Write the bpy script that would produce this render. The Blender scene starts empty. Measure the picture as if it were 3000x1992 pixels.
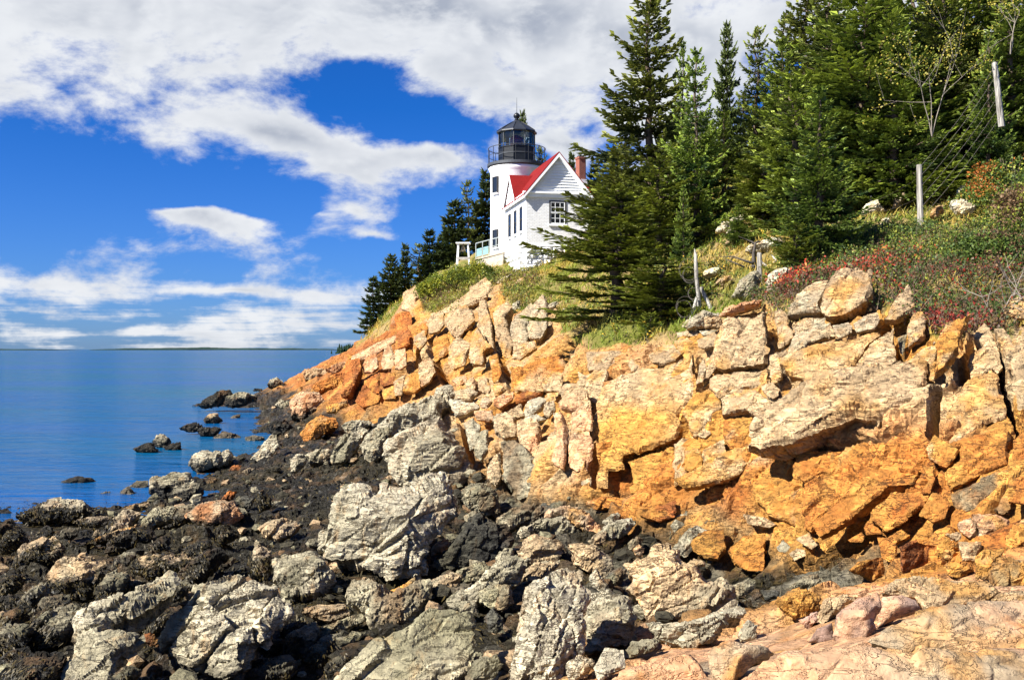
import bpy, math, random
import numpy as np
from mathutils import Vector, Matrix, geometry

R = math.radians
F, CX, HY, CAMZ = 2872.0, 1500.0, 1024.0, 4.0      # focal length in photo pixels, optical axis, sea horizon row, eye height

scene = bpy.context.scene
col = scene.collection

# ------------------------------------------------------------------ camera
cam_d = bpy.data.cameras.new('camera')
cam = bpy.data.objects.new('camera', cam_d)
col.objects.link(cam)
cam.location = (0, 0, CAMZ)
cam.rotation_euler = (R(90), 0, 0)
cam_d.sensor_fit = 'HORIZONTAL'
cam_d.sensor_width = 36.0
cam_d.lens = 36.0 * F / 3000.0
cam_d.shift_y = (HY - 996.0) / 3000.0
cam_d.clip_start = 0.1
cam_d.clip_end = 60000
scene.camera = cam

# ------------------------------------------------------------------ sun and exposure
SUN_AZ = R(32)            # swing from straight left towards the viewer
SUN_EL = R(41)
to_sun = Vector((-math.cos(SUN_AZ) * math.cos(SUN_EL), -math.sin(SUN_AZ) * math.cos(SUN_EL), math.sin(SUN_EL)))
sun_d = bpy.data.lights.new('sun', 'SUN')
sun_d.energy = 5.0
sun_d.angle = R(0.5)
sun_d.color = (1.0, 0.955, 0.88)
sun = bpy.data.objects.new('sun', sun_d)
col.objects.link(sun)
sun.rotation_euler = to_sun.to_track_quat('Z', 'Y').to_euler()
sun.location = (-30, -20, 40)

vs = scene.view_settings
vs.view_transform = 'Standard'
vs.look = 'None'
vs.exposure = 1.55
vs.gamma = 1.0
vs.use_curve_mapping = False
scene.render.film_transparent = False
try:
    scene.cycles.max_bounces = 6
    scene.cycles.diffuse_bounces = 2
    scene.cycles.glossy_bounces = 3
    scene.cycles.transmission_bounces = 4
    scene.cycles.use_denoising = True
    scene.cycles.sample_clamp_indirect = 6
except Exception:
    pass

# ------------------------------------------------------------------ node helpers
class NT:
    def __init__(s, tree):
        s.t = tree; s.n = tree.nodes; s.l = tree.links; s.n.clear()
    def new(s, typ, **kw):
        nd = s.n.new(typ)
        for k, v in kw.items():
            if k == 'inp':
                for kk, vv in v.items():
                    s.set(nd.inputs[kk], vv)
            else:
                setattr(nd, k, v)
        return nd
    def set(s, sock, v):
        if isinstance(v, bpy.types.NodeSocket):
            s.l.new(v, sock)
        else:
            sock.default_value = v
    def math(s, op, a, b=None, c=None, clamp=False):
        nd = s.n.new('ShaderNodeMath'); nd.operation = op; nd.use_clamp = clamp
        s.set(nd.inputs[0], a)
        if b is not None: s.set(nd.inputs[1], b)
        if c is not None: s.set(nd.inputs[2], c)
        return nd.outputs[0]
    def mix(s, f, a, b, mode='MIX'):
        nd = s.n.new('ShaderNodeMix'); nd.data_type = 'RGBA'; nd.blend_type = mode
        s.set(nd.inputs[0], f); s.set(nd.inputs[6], a); s.set(nd.inputs[7], b)
        return nd.outputs[2]
    def noise(s, vec, scale, detail=4, rough=0.55, dist=0.0):
        nd = s.n.new('ShaderNodeTexNoise')
        nd.inputs['Scale'].default_value = scale; nd.inputs['Detail'].default_value = detail
        nd.inputs['Roughness'].default_value = rough; nd.inputs['Distortion'].default_value = dist
        if vec is not None: s.l.new(vec, nd.inputs['Vector'])
        return nd.outputs[0]
    def mapr(s, v, a, b, c=0.0, d=1.0, smooth=False):
        nd = s.n.new('ShaderNodeMapRange')
        if smooth: nd.interpolation_type = 'SMOOTHSTEP'
        s.set(nd.inputs[0], v)
        for i, x in enumerate((a, b, c, d)): s.set(nd.inputs[i + 1], x)
        return nd.outputs[0]
    def scalevec(s, vec, v3):
        nd = s.n.new('ShaderNodeVectorMath'); nd.operation = 'MULTIPLY'
        s.l.new(vec, nd.inputs[0]); nd.inputs[1].default_value = v3
        return nd.outputs[0]

# ------------------------------------------------------------------ world: Nishita sky with a layer of cumulus
def build_world():
    w = bpy.data.worlds.new('World'); scene.world = w; w.use_nodes = True
    t = NT(w.node_tree)
    STR = 0.05
    sky = t.new('ShaderNodeTexSky', sky_type='NISHITA', sun_disc=False)
    sky.sun_elevation = SUN_EL
    sky.sun_rotation = math.atan2(to_sun.x, to_sun.y)
    sky.altitude = 10; sky.air_density = 1.0; sky.dust_density = 0.3; sky.ozone_density = 2.0
    tc = t.new('ShaderNodeTexCoord')
    d = tc.outputs['Generated']
    sep = t.new('ShaderNodeSeparateXYZ'); t.l.new(d, sep.inputs[0])
    X, Y, Z = sep.outputs
    az = t.math('ARCTAN2', X, Y)
    el = t.math('ARCSINE', Z)
    ae = t.new('ShaderNodeCombineXYZ'); t.l.new(az, ae.inputs[0]); t.l.new(el, ae.inputs[1])
    ae = ae.outputs[0]
    flat = t.scalevec(ae, (1.0, 1.75, 0.0))
    n_big = t.noise(flat, 3.2, 3, 0.55, 0.25)
    n_bil = t.noise(flat, 8.5, 8, 0.63, 0.15)
    up = t.new('ShaderNodeVectorMath', operation='ADD'); t.l.new(flat, up.inputs[0]); up.inputs[1].default_value = (-.012, .030, 0)
    n_up = t.noise(up.outputs[0], 8.0, 4, 0.5, 0.2)
    wn = t.new('ShaderNodeTexNoise'); wn.inputs['Scale'].default_value = 7.0; wn.inputs['Detail'].default_value = 4; t.l.new(flat, wn.inputs['Vector'])
    wo = t.new('ShaderNodeVectorMath', operation='MULTIPLY_ADD'); t.l.new(wn.outputs['Color'], wo.inputs[0]); wo.inputs[1].default_value = (.085, .055, 0); t.l.new(ae, wo.inputs[2])
    ws = t.new('ShaderNodeVectorMath', operation='SUBTRACT'); t.l.new(wo.outputs[0], ws.inputs[0]); ws.inputs[1].default_value = (.0425, .0275, 0)
    wae = ws.outputs[0]
    def blob(acc, px, py, wx, wy, amt, rot=0.0):
        mp = t.new('ShaderNodeMapping', vector_type='TEXTURE')
        mp.inputs['Location'].default_value = ((px - CX) / F, (HY - py) / F, 0)
        mp.inputs['Rotation'].default_value = (0, 0, rot)
        mp.inputs['Scale'].default_value = (1.7 * wx / F, 1.7 * wy / F, 1)
        t.l.new(wae, mp.inputs[0])
        gr = t.new('ShaderNodeTexGradient', gradient_type='QUADRATIC_SPHERE'); t.l.new(mp.outputs[0], gr.inputs[0])
        return t.math('MULTIPLY_ADD', gr.outputs['Fac'], amt * 1.5, acc)
    blobs = CLOUDS
    acc = -.03
    for b in blobs:
        acc = blob(acc, *b)
    base = t.math('MULTIPLY_ADD', t.math('SUBTRACT', n_big, 0.5), 0.9, acc)
    base = t.math('MULTIPLY_ADD', t.math('SUBTRACT', n_bil, 0.5), 2.3, base)
    # thin streaks low over the sea
    n_str = t.noise(t.scalevec(ae, (7.0, 105.0, 0)), 1.0, 5, 0.6, 0.25)
    low = t.mapr(el, 0.085, 0.02, 0.0, 1.0, True)
    base = t.math('MULTIPLY_ADD', low, t.math('MULTIPLY', t.math('SUBTRACT', n_str, 0.43), 1.5), base)
    alpha = t.mapr(base, 0.02, 0.52, 0.0, 1.0, True)
    # a cloud is bright on the side of the sun and greyer where more cloud lies above it
    lit = t.mapr(t.math('SUBTRACT', n_bil, n_up), -.12, .12, 0.0, 1.0, True)
    thick = t.mapr(base, 0.35, 1.15, 0.0, 1.0, True)
    shade = t.math('MULTIPLY', t.math('ADD', t.math('MULTIPLY', thick, .8), .25), t.mapr(lit, 0, 1, 1.25, .22))
    k = 1.0 / STR
    ccol = t.mix(shade, (WHITE[0] * k, WHITE[1] * k, WHITE[2] * k, 1), (GREY[0] * k, GREY[1] * k, GREY[2] * k, 1))
    # clean dry autumn air: deep blue overhead, paler towards the sea
    deep = t.mix(1.0, sky.outputs[0], (0.058, 0.34, 0.88, 1), 'MULTIPLY')
    pale = t.mix(1.0, sky.outputs[0], (0.23, 0.43, 0.98, 1), 'MULTIPLY')
    blue = t.mix(t.mapr(el, 0.0, 0.24, 0.0, 1.0), pale, deep)
    fin = t.mix(alpha, blue, ccol)
    bg = t.new('ShaderNodeBackground'); t.l.new(fin, bg.inputs[0]); bg.inputs[1].default_value = STR
    out = t.new('ShaderNodeOutputWorld'); t.l.new(bg.outputs[0], out.inputs[0])
# cloud masses and gaps: (column, row, half width, half height, amount, turn), in the directions where they stand
CLOUDS = [(250, 180, 750, 260, .62), (1150, 60, 800, 230, .62), (1900, 150, 700, 380, .6), (800, 415, 420, 105, .55, -.16),
          (1230, 475, 250, 70, .5, -.1), (3000, 300, 700, 500, .4), (-900, 100, 700, 300, .45),
          (1130, 325, 270, 110, -.62, -.22), (1000, 300, 180, 70, -.3, .25), (1290, 385, 120, 50, -.3, -.4), (150, 570, 560, 120, -.62, -.12), (900, 640, 1000, 70, -.5, -.05),
          (560, 664, 120, 42, .52), (650, 664, 130, 46, .52), (760, 676, 130, 36, .45), (930, 648, 110, 60, .55), (1030, 632, 120, 75, .62), (1110, 650, 100, 65, .5), (1060, 708, 160, 30, .45), (1290, 650, 55, 28, .5),
          (40, 715, 60, 24, .5), (10, 435, 50, 26, .5), (80, 770, 42, 14, .5),
          (-100, 838, 700, 36, .42, .02), (700, 858, 330, 26, .45), (300, 905, 420, 18, .25), (200, 965, 700, 20, .22),
          (1650, 430, 90, 40, .5), (1580, 462, 80, 30, -.4)]
WHITE = (.305, .313, .325)
GREY = (.140, .156, .190)
build_world()
scene.world.cycles.sampling_method = 'MANUAL'
scene.world.cycles.sample_map_resolution = 512

# ------------------------------------------------------------------ geometry helpers
def P(px, py, Y):
    return np.array([(px - CX) / F * Y, Y, CAMZ + (HY - py) / F * Y])

def mk(name, v, f, mat=None, parent=None, cols=None, smooth=True, link=True):
    """v Nx3 array, f list of index arrays (all tris or quads as one array, or a list of lists)"""
    v = np.asarray(v, dtype=np.float32)
    me = bpy.data.meshes.new(name)
    if isinstance(f, np.ndarray):
        n, k = f.shape
        me.vertices.add(len(v)); me.vertices.foreach_set('co', v.ravel())
        me.loops.add(n * k); me.loops.foreach_set('vertex_index', f.astype(np.int32).ravel())
        me.polygons.add(n)
        me.polygons.foreach_set('loop_start', np.arange(0, n * k, k, dtype=np.int32))
        me.polygons.foreach_set('loop_total', np.full(n, k, dtype=np.int32))
        me.update(calc_edges=True)
    else:
        me.from_pydata([tuple(map(float, q)) for q in v], [], [tuple(map(int, q)) for q in f])
        me.update()
    if cols is not None:
        at = me.attributes.new('Col', 'FLOAT_COLOR', 'POINT')
        c = np.asarray(cols, dtype=np.float32)
        if c.shape[1] == 3:
            c = np.concatenate([c, np.zeros((len(c), 1), np.float32)], 1)
        at.data.foreach_set('color', c.ravel())
    me.polygons.foreach_set('use_smooth', np.full(len(me.polygons), smooth, dtype=bool))
    if mat is not None:
        me.materials.append(mat)
    o = bpy.data.objects.new(name, me)
    if link:
        col.objects.link(o)
    if parent is not None:
        o.parent = parent
    return o

def tag(o, label=None, cat=None, group=None, kind=None):
    if label: o['label'] = label
    if cat: o['category'] = cat
    if group: o['group'] = group
    if kind: o['kind'] = kind
    return o

def empty(name, loc, rz=0.0):
    o = bpy.data.objects.new(name, None); col.objects.link(o)
    o.empty_display_size = 0.3
    o.location = loc; o.rotation_euler = (0, 0, rz)
    return o

def copy_tree(o, parent=None):
    c = o.copy(); col.objects.link(c); c.parent = parent
    for ch in o.children:
        copy_tree(ch, c)
    return c

class MB:
    """collects simple solids into one mesh"""
    def __init__(s): s.v = []; s.f = []
    def add(s, v, f):
        b = len(s.v); s.v += [tuple(q) for q in v]; s.f += [tuple(i + b for i in q) for q in f]; return s
    def box(s, x0, x1, y0, y1, z0, z1):
        return s.add([(x0, y0, z0), (x1, y0, z0), (x1, y1, z0), (x0, y1, z0), (x0, y0, z1), (x1, y0, z1), (x1, y1, z1), (x0, y1, z1)],
                     [(0, 3, 2, 1), (4, 5, 6, 7), (0, 1, 5, 4), (1, 2, 6, 5), (2, 3, 7, 6), (3, 0, 4, 7)])
    def prism(s, poly, d):
        """poly: list of 3d points, extruded by vector d"""
        n = len(poly); d = Vector(d)
        a = [Vector(q) for q in poly]; b = [q + d for q in a]
        nrm = (a[1] - a[0]).cross(a[2] - a[0])
        fl = nrm.dot(d) > 0
        f = [tuple(range(n)), tuple(range(2 * n - 1, n - 1, -1))]
        f += [(i, i + n, (i + 1) % n + n, (i + 1) % n) for i in range(n)]
        if fl: f = [tuple(reversed(q)) for q in f]
        return s.add(a + b, f)
    def tube(s, pts, rad, n=8, cap=True):
        pts = [Vector(q) for q in pts]
        rad = rad if isinstance(rad, (list, tuple)) else [rad] * len(pts)
        rings = []
        for i, p in enumerate(pts):
            d = (pts[min(i + 1, len(pts) - 1)] - pts[max(i - 1, 0)]).normalized()
            a = d.cross(Vector((0.13, 0.31, 0.94)))
            if a.length < 1e-3: a = d.cross(Vector((1, 0, 0)))
            a.normalize(); b = d.cross(a)
            rings.append([p + (a * math.cos(2 * math.pi * k / n) + b * math.sin(2 * math.pi * k / n)) * rad[i] for k in range(n)])
        v = [q for r_ in rings for q in r_]
        f = []
        for i in range(len(pts) - 1):
            for k in range(n):
                k2 = (k + 1) % n
                f.append((i * n + k, i * n + k2, (i + 1) * n + k2, (i + 1) * n + k))
        if cap:
            f.append(tuple(range(n - 1, -1, -1))); f.append(tuple((len(pts) - 1) * n + k for k in range(n)))
        return s.add(v, f)
    def lathe(s, prof, n=32, cx=0, cy=0, a0=0.0, cap=True):
        v = []; f = []
        for r_, z in prof:
            for k in range(n):
                a = a0 + 2 * math.pi * k / n
                v.append((cx + r_ * math.cos(a), cy + r_ * math.sin(a), z))
        for i in range(len(prof) - 1):
            for k in range(n):
                k2 = (k + 1) % n
                f.append((i * n + k, i * n + k2, (i + 1) * n + k2, (i + 1) * n + k))
        if cap:
            f.append(tuple(range(n - 1, -1, -1))); f.append(tuple((len(prof) - 1) * n + k for k in range(n)))
        return s.add(v, f)
    def build(s, name, mat, parent=None, smooth=False):
        return mk(name, np.array(s.v, dtype=np.float32), s.f, mat, parent, smooth=smooth)

# ------------------------------------------------------------------ numpy noise
def _hash(i, j, k, seed):
    h = (i.astype(np.uint32) * np.uint32(374761393)) ^ (j.astype(np.uint32) * np.uint32(668265263)) ^ (k.astype(np.uint32) * np.uint32(2246822519)) ^ np.uint32((seed * 3266489917 + 12345) & 0xffffffff)
    h = (h ^ (h >> np.uint32(15))) * np.uint32(2246822519)
    h = (h ^ (h >> np.uint32(13))) * np.uint32(3266489917)
    return h ^ (h >> np.uint32(16))

def vnoise(p, seed=0):
    b = np.floor(p).astype(np.int32); f = (p - b).astype(np.float32)
    u = f * f * f * (f * (f * 6 - 15) + 10)
    r = 0
    for dx in (0, 1):
        wx = u[:, 0] if dx else 1 - u[:, 0]
        for dy in (0, 1):
            wy = u[:, 1] if dy else 1 - u[:, 1]
            for dz in (0, 1):
                wz = u[:, 2] if dz else 1 - u[:, 2]
                h = _hash(b[:, 0] + dx, b[:, 1] + dy, b[:, 2] + dz, seed).astype(np.float32) * np.float32(1 / 4294967295.0)
                r = r + h * (wx * wy * wz)
    return r - 0.5

def fbm(p, seed=0, octv=4, gain=0.5):
    s = 0; a = 1.0; q = p
    for o in range(octv):
        s = s + vnoise(q, seed + o * 17) * a
        q = q * 2.03 + 11.3; a *= gain
    return s

def cells(p, seed=0):
    """jittered grid: nearest cell -> (F1, F2, random per cell, linear tilt term)"""
    p = p.astype(np.float32)
    b = np.floor(p).astype(np.int32)
    n = len(p)
    f1 = np.full(n, 1e9, np.float32); f2 = np.full(n, 1e9, np.float32)
    hid = np.zeros(n, np.uint32); rel = np.zeros((n, 3), np.float32)
    s10 = np.float32(0.85 / 1023.0)
    for dx in (-1, 0, 1):
        for dy in (-1, 0, 1):
            for dz in (-1, 0, 1):
                ci = b[:, 0] + dx; cj = b[:, 1] + dy; ck = b[:, 2] + dz
                h = _hash(ci, cj, ck, seed)
                rx = p[:, 0] - (ci + 0.07 + (h & np.uint32(1023)) * s10)
                ry = p[:, 1] - (cj + 0.07 + ((h >> np.uint32(10)) & np.uint32(1023)) * s10)
                rz = p[:, 2] - (ck + 0.07 + ((h >> np.uint32(20)) & np.uint32(1023)) * s10)
                d = rx * rx + ry * ry + rz * rz
                m = d < f1
                f2 = np.where(m, f1, np.minimum(f2, d))
                f1 = np.where(m, d, f1)
                hid = np.where(m, h, hid)
                rel[m, 0] = rx[m]; rel[m, 1] = ry[m]; rel[m, 2] = rz[m]
    h2 = (hid * np.uint32(2654435761)) ^ (hid >> np.uint32(7))
    rnd = ((h2 >> np.uint32(8)) & np.uint32(65535)).astype(np.float32) / 65535.0
    tx = (h2 & np.uint32(255)).astype(np.float32) / 127.5 - 1
    ty = ((h2 >> np.uint32(12)) & np.uint32(255)).astype(np.float32) / 127.5 - 1
    tz = ((h2 >> np.uint32(24)) & np.uint32(255)).astype(np.float32) / 127.5 - 1
    lin = rel[:, 0] * tx + rel[:, 1] * ty + rel[:, 2] * tz
    return np.sqrt(f1), np.sqrt(f2), rnd, lin

def sstep(x, a, b):
    t_ = np.clip((x - a) / (b - a), 0, 1)
    return t_ * t_ * (3 - 2 * t_)

def vnormals(v, f):
    if f.shape[1] == 4:
        e1 = v[f[:, 2]] - v[f[:, 0]]; e2 = v[f[:, 3]] - v[f[:, 1]]
    else:
        e1 = v[f[:, 1]] - v[f[:, 0]]; e2 = v[f[:, 2]] - v[f[:, 0]]
    fn = np.cross(e1, e2)
    n = np.zeros_like(v)
    for k in range(f.shape[1]):
        for c in range(3):
            n[:, c] += np.bincount(f[:, k], weights=fn[:, c], minlength=len(v))
    return n / np.maximum(np.linalg.norm(n, axis=1, keepdims=True), 1e-9)

def frame_of(dirv):
    a = np.array(dirv, float); a /= np.linalg.norm(a)
    b = np.cross(a, [0.2, 0.9, 0.3]); b /= np.linalg.norm(b)
    return np.stack([a, b, np.cross(a, b)])

def craggy(p, nrm, L, amp, seed, grain=None, stretch=2.5, crack=0.35, warp=0.14):
    """displacement along the normal made of tilted blocks with open joints; L block length, grain = long axis"""
    M = frame_of(grain if grain is not None else (0.5, 0.2, 0.8))
    q = p @ M.T
    w = np.stack([vnoise(p * (1.1 / L) + 3.1, seed + 5), vnoise(p * (1.1 / L) + 17.7, seed + 6), vnoise(p * (1.1 / L) + 41.3, seed + 7)], 1)
    q = q / L + w * warp
    q[:, 0] /= stretch
    f1, f2, rnd, lin = cells(q, seed)
    d = (rnd - 0.5) * 1.6 + lin * 0.9
    g = f2 - f1
    d = d * (.22 + .78 * sstep(g, 0.0, 0.075)) - crack * (1 - sstep(g, 0.0, 0.085)) 
    return d * amp, rnd
# ------------------------------------------------------------------ materials
def principled(name, base=(.5, .5, .5), rough=.8, spec=.3, metal=0.0):
    m = bpy.data.materials.new(name); m.use_nodes = True
    t = NT(m.node_tree)
    b = t.new('ShaderNodeBsdfPrincipled')
    b.inputs['Base Color'].default_value = (*base, 1)
    b.inputs['Roughness'].default_value = rough
    b.inputs['Specular IOR Level'].default_value = spec
    b.inputs['Metallic'].default_value = metal
    o = t.new('ShaderNodeOutputMaterial'); t.l.new(b.outputs[0], o.inputs[0])
    return m, t, b

def rock_material(name='rock', veins=1.0, relief=1.0):
    m, t, b = principled(name, rough=.9, spec=.25)
    geo = t.new('ShaderNodeNewGeometry'); p = geo.outputs['Position']
    at = t.new('ShaderNodeAttribute', attribute_name='Col')
    c = at.outputs['Color']
    n1 = t.noise(p, 1.6, 6, 0.62, 0.3)
    n2 = t.noise(p, 14.0, 6, 0.65, 0.2)
    n3 = t.noise(t.scalevec(p, (3.0, 3.0, 0.5)), 2.2, 4, 0.6, 0.4)
    v = t.math('ADD', t.mapr(n1, .3, .7, .78, 1.16), t.mapr(n2, .25, .75, -.22, .22))
    cc = t.mix(1.0, c, v, 'MULTIPLY')
    stain = t.mapr(n3, .53, .72, 0.0, .45, True)
    rust = t.mix(1.0, c, (1.0, .62, .30, 1), 'MULTIPLY')
    dry = t.math('SUBTRACT', 1.0, at.outputs['Alpha'])
    cc = t.mix(t.math('MULTIPLY', stain, dry), cc, rust)
    # lichen and mineral specks
    sp = t.mapr(t.noise(p, 55.0, 3, .6), .60, .70, 0.0, .35, True)
    cc = t.mix(t.math('MULTIPLY', sp, dry), cc, t.mix(1.0, cc, (.45, .42, .36, 1), 'MULTIPLY'))
    # hairline joints filled with dark lichen and iron, running with the bedding
    rv = t.new('ShaderNodeMapping'); rv.inputs['Rotation'].default_value = (R(12), R(30), R(25)); rv.inputs['Scale'].default_value = (.8, 1.2, 3.0)
    t.l.new(p, rv.inputs[0])
    va = t.math('ABSOLUTE', t.math('SUBTRACT', t.noise(rv.outputs[0], 1.5, 6, .62, .35), .5))
    vb = t.math('ABSOLUTE', t.math('SUBTRACT', t.noise(rv.outputs[0], 4.2, 4, .6, .3), .5))
    vein = t.math('MAXIMUM', t.mapr(va, 0.0, .012, .85, 0.0, True), t.mapr(vb, 0.0, .016, .6, 0.0, True))
    vein = t.math('MULTIPLY', vein, t.mapr(n1, .36, .52, 0.15, 1.0, True))
    cc = t.mix(t.math('MULTIPLY', t.math('MULTIPLY', vein, veins), dry), cc, t.mix(1.0, cc, (.22, .17, .12, 1), 'MULTIPLY'))
    t.l.new(cc, b.inputs['Base Color'])
    t.l.new(t.mapr(at.outputs['Alpha'], 0, 1, .92, .42), b.inputs['Roughness'])
    # relief below the size of the modelled blocks
    rot = t.new('ShaderNodeMapping'); rot.inputs['Rotation'].default_value = (R(20), R(-28), R(35)); rot.inputs['Scale'].default_value = (1.0, 1.0, 2.4)
    t.l.new(p, rot.inputs[0])
    nd = t.new('ShaderNodeTexVoronoi', feature='F1', distance='CHEBYCHEV'); nd.inputs['Scale'].default_value = 4.2
    wv = t.new('ShaderNodeVectorMath', operation='ADD'); t.l.new(rot.outputs[0], wv.inputs[0])
    jt = t.new('ShaderNodeVectorMath', operation='SCALE'); t.l.new(n2, jt.inputs[0]); jt.inputs['Scale'].default_value = .12; t.l.new(jt.outputs[0], wv.inputs[1])
    t.l.new(wv.outputs[0], nd.inputs['Vector'])
    hgt = t.math('ADD', t.math('MULTIPLY', nd.outputs['Distance'], .11), t.math('MULTIPLY', n2, .075))
    hgt = t.math('MULTIPLY_ADD', vein, -.03, hgt)
    bp = t.new('ShaderNodeBump'); bp.inputs['Strength'].default_value = 1.0; bp.inputs['Distance'].default_value = relief
    t.l.new(hgt, bp.inputs['Height']); t.l.new(bp.outputs[0], b.inputs['Normal'])
    return m
ROCK = rock_material()
ROCKP = rock_material('pink_granite', .05, .6)

def smooth_rock_material():
    """wave-worn granite: fine grain, few joints"""
    m, t, b = principled('worn_granite', rough=.88, spec=.25)
    geo = t.new('ShaderNodeNewGeometry'); p = geo.outputs['Position']
    at = t.new('ShaderNodeAttribute', attribute_name='Col'); c = at.outputs['Color']
    n1 = t.noise(p, 2.4, 6, .62, .4); n2 = t.noise(p, 60.0, 4, .7); n4 = t.noise(p, 9.0, 5, .65, .6)
    v = t.math('ADD', t.mapr(n1, .3, .7, .82, 1.14), t.mapr(n2, .3, .7, -.16, .16))
    cc = t.mix(1.0, c, v, 'MULTIPLY')
    cc = t.mix(t.mapr(n1, .5, .68, 0, .6, True), cc, t.mix(1.0, c, (1.0, .72, .42, 1), 'MULTIPLY'))
    cc = t.mix(t.mapr(n4, .57, .70, 0, .35, True), cc, t.mix(1.0, c, (.62, .55, .50, 1), 'MULTIPLY'))
    sp = t.new('ShaderNodeTexVoronoi'); sp.inputs['Scale'].default_value = 21.0; t.l.new(p, sp.inputs['Vector'])
    cc = t.mix(t.mapr(sp.outputs['Distance'], .05, .16, .55, 0, True), cc, t.mix(1.0, cc, (.5, .42, .38, 1), 'MULTIPLY'))
    t.l.new(cc, b.inputs['Base Color'])
    cr = t.new('ShaderNodeTexVoronoi', feature='DISTANCE_TO_EDGE'); cr.inputs['Scale'].default_value = 1.4
    wv = t.new('ShaderNodeVectorMath', operation='ADD'); nz = t.new('ShaderNodeTexNoise'); nz.inputs['Scale'].default_value = 3.5; nz.inputs['Detail'].default_value = 5
    t.l.new(p, nz.inputs['Vector'])
    sc = t.new('ShaderNodeVectorMath', operation='SCALE'); t.l.new(nz.outputs['Color'], sc.inputs[0]); sc.inputs['Scale'].default_value = .16
    t.l.new(p, wv.inputs[0]); t.l.new(sc.outputs[0], wv.inputs[1]); t.l.new(wv.outputs[0], cr.inputs['Vector'])
    j = t.mapr(cr.outputs['Distance'], 0, .022, 0, 1, True)
    hgt = t.math('ADD', t.math('MULTIPLY', j, .004), t.math('MULTIPLY', t.noise(p, 11.0, 9, .78), .075))
    hgt = t.math('ADD', hgt, t.math('MULTIPLY', n2, .006))
    bp = t.new('ShaderNodeBump'); bp.inputs['Strength'].default_value = 1.0; bp.inputs['Distance'].default_value = 1.0
    t.l.new(hgt, bp.inputs['Height']); t.l.new(bp.outputs[0], b.inputs['Normal'])
    return m
WORN = smooth_rock_material()

def leaf_material(name, trans=.25, var=.5):
    m = bpy.data.materials.new(name); m.use_nodes = True
    t = NT(m.node_tree)
    at = t.new('ShaderNodeAttribute', attribute_name='Col')
    oi = t.new('ShaderNodeObjectInfo')
    v = t.mapr(oi.outputs['Random'], 0, 1, 1 - var * .5, 1 + var * .5)
    c = t.mix(1.0, at.outputs['Color'], v, 'MULTIPLY')
    d = t.new('ShaderNodeBsdfPrincipled'); t.l.new(c, d.inputs['Base Color'])
    d.inputs['Roughness'].default_value = .55; d.inputs['Specular IOR Level'].default_value = .25
    tr = t.new('ShaderNodeBsdfTranslucent'); t.l.new(c, tr.inputs[0])
    mx = t.new('ShaderNodeMixShader'); mx.inputs[0].default_value = trans
    t.l.new(d.outputs[0], mx.inputs[1]); t.l.new(tr.outputs[0], mx.inputs[2])
    o = t.new('ShaderNodeOutputMaterial'); t.l.new(mx.outputs[0], o.inputs[0])
    return m
NEEDLES = leaf_material('needles', .12, .35)
LEAVES = leaf_material('leaves', .3, .3)
GRASS = leaf_material('grass_blades', .3, 0)
WEED = leaf_material('seaweed_fronds', .05, 0)

def noisy(name, base, rough=.8, spec=.3, amt=.25, scale=8.0, bump=.0, coord='Object'):
    m, t, b = principled(name, base, rough, spec)
    tc = t.new('ShaderNodeTexCoord'); p = tc.outputs[coord]
    n = t.noise(p, scale, 5, .6)
    c = t.mix(1.0, (*base, 1), t.mapr(n, .3, .7, 1 - amt, 1 + amt), 'MULTIPLY')
    t.l.new(c, b.inputs['Base Color'])
    if bump:
        bp = t.new('ShaderNodeBump'); bp.inputs['Distance'].default_value = bump; t.l.new(n, bp.inputs['Height']); t.l.new(bp.outputs[0], b.inputs['Normal'])
    return m

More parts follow.
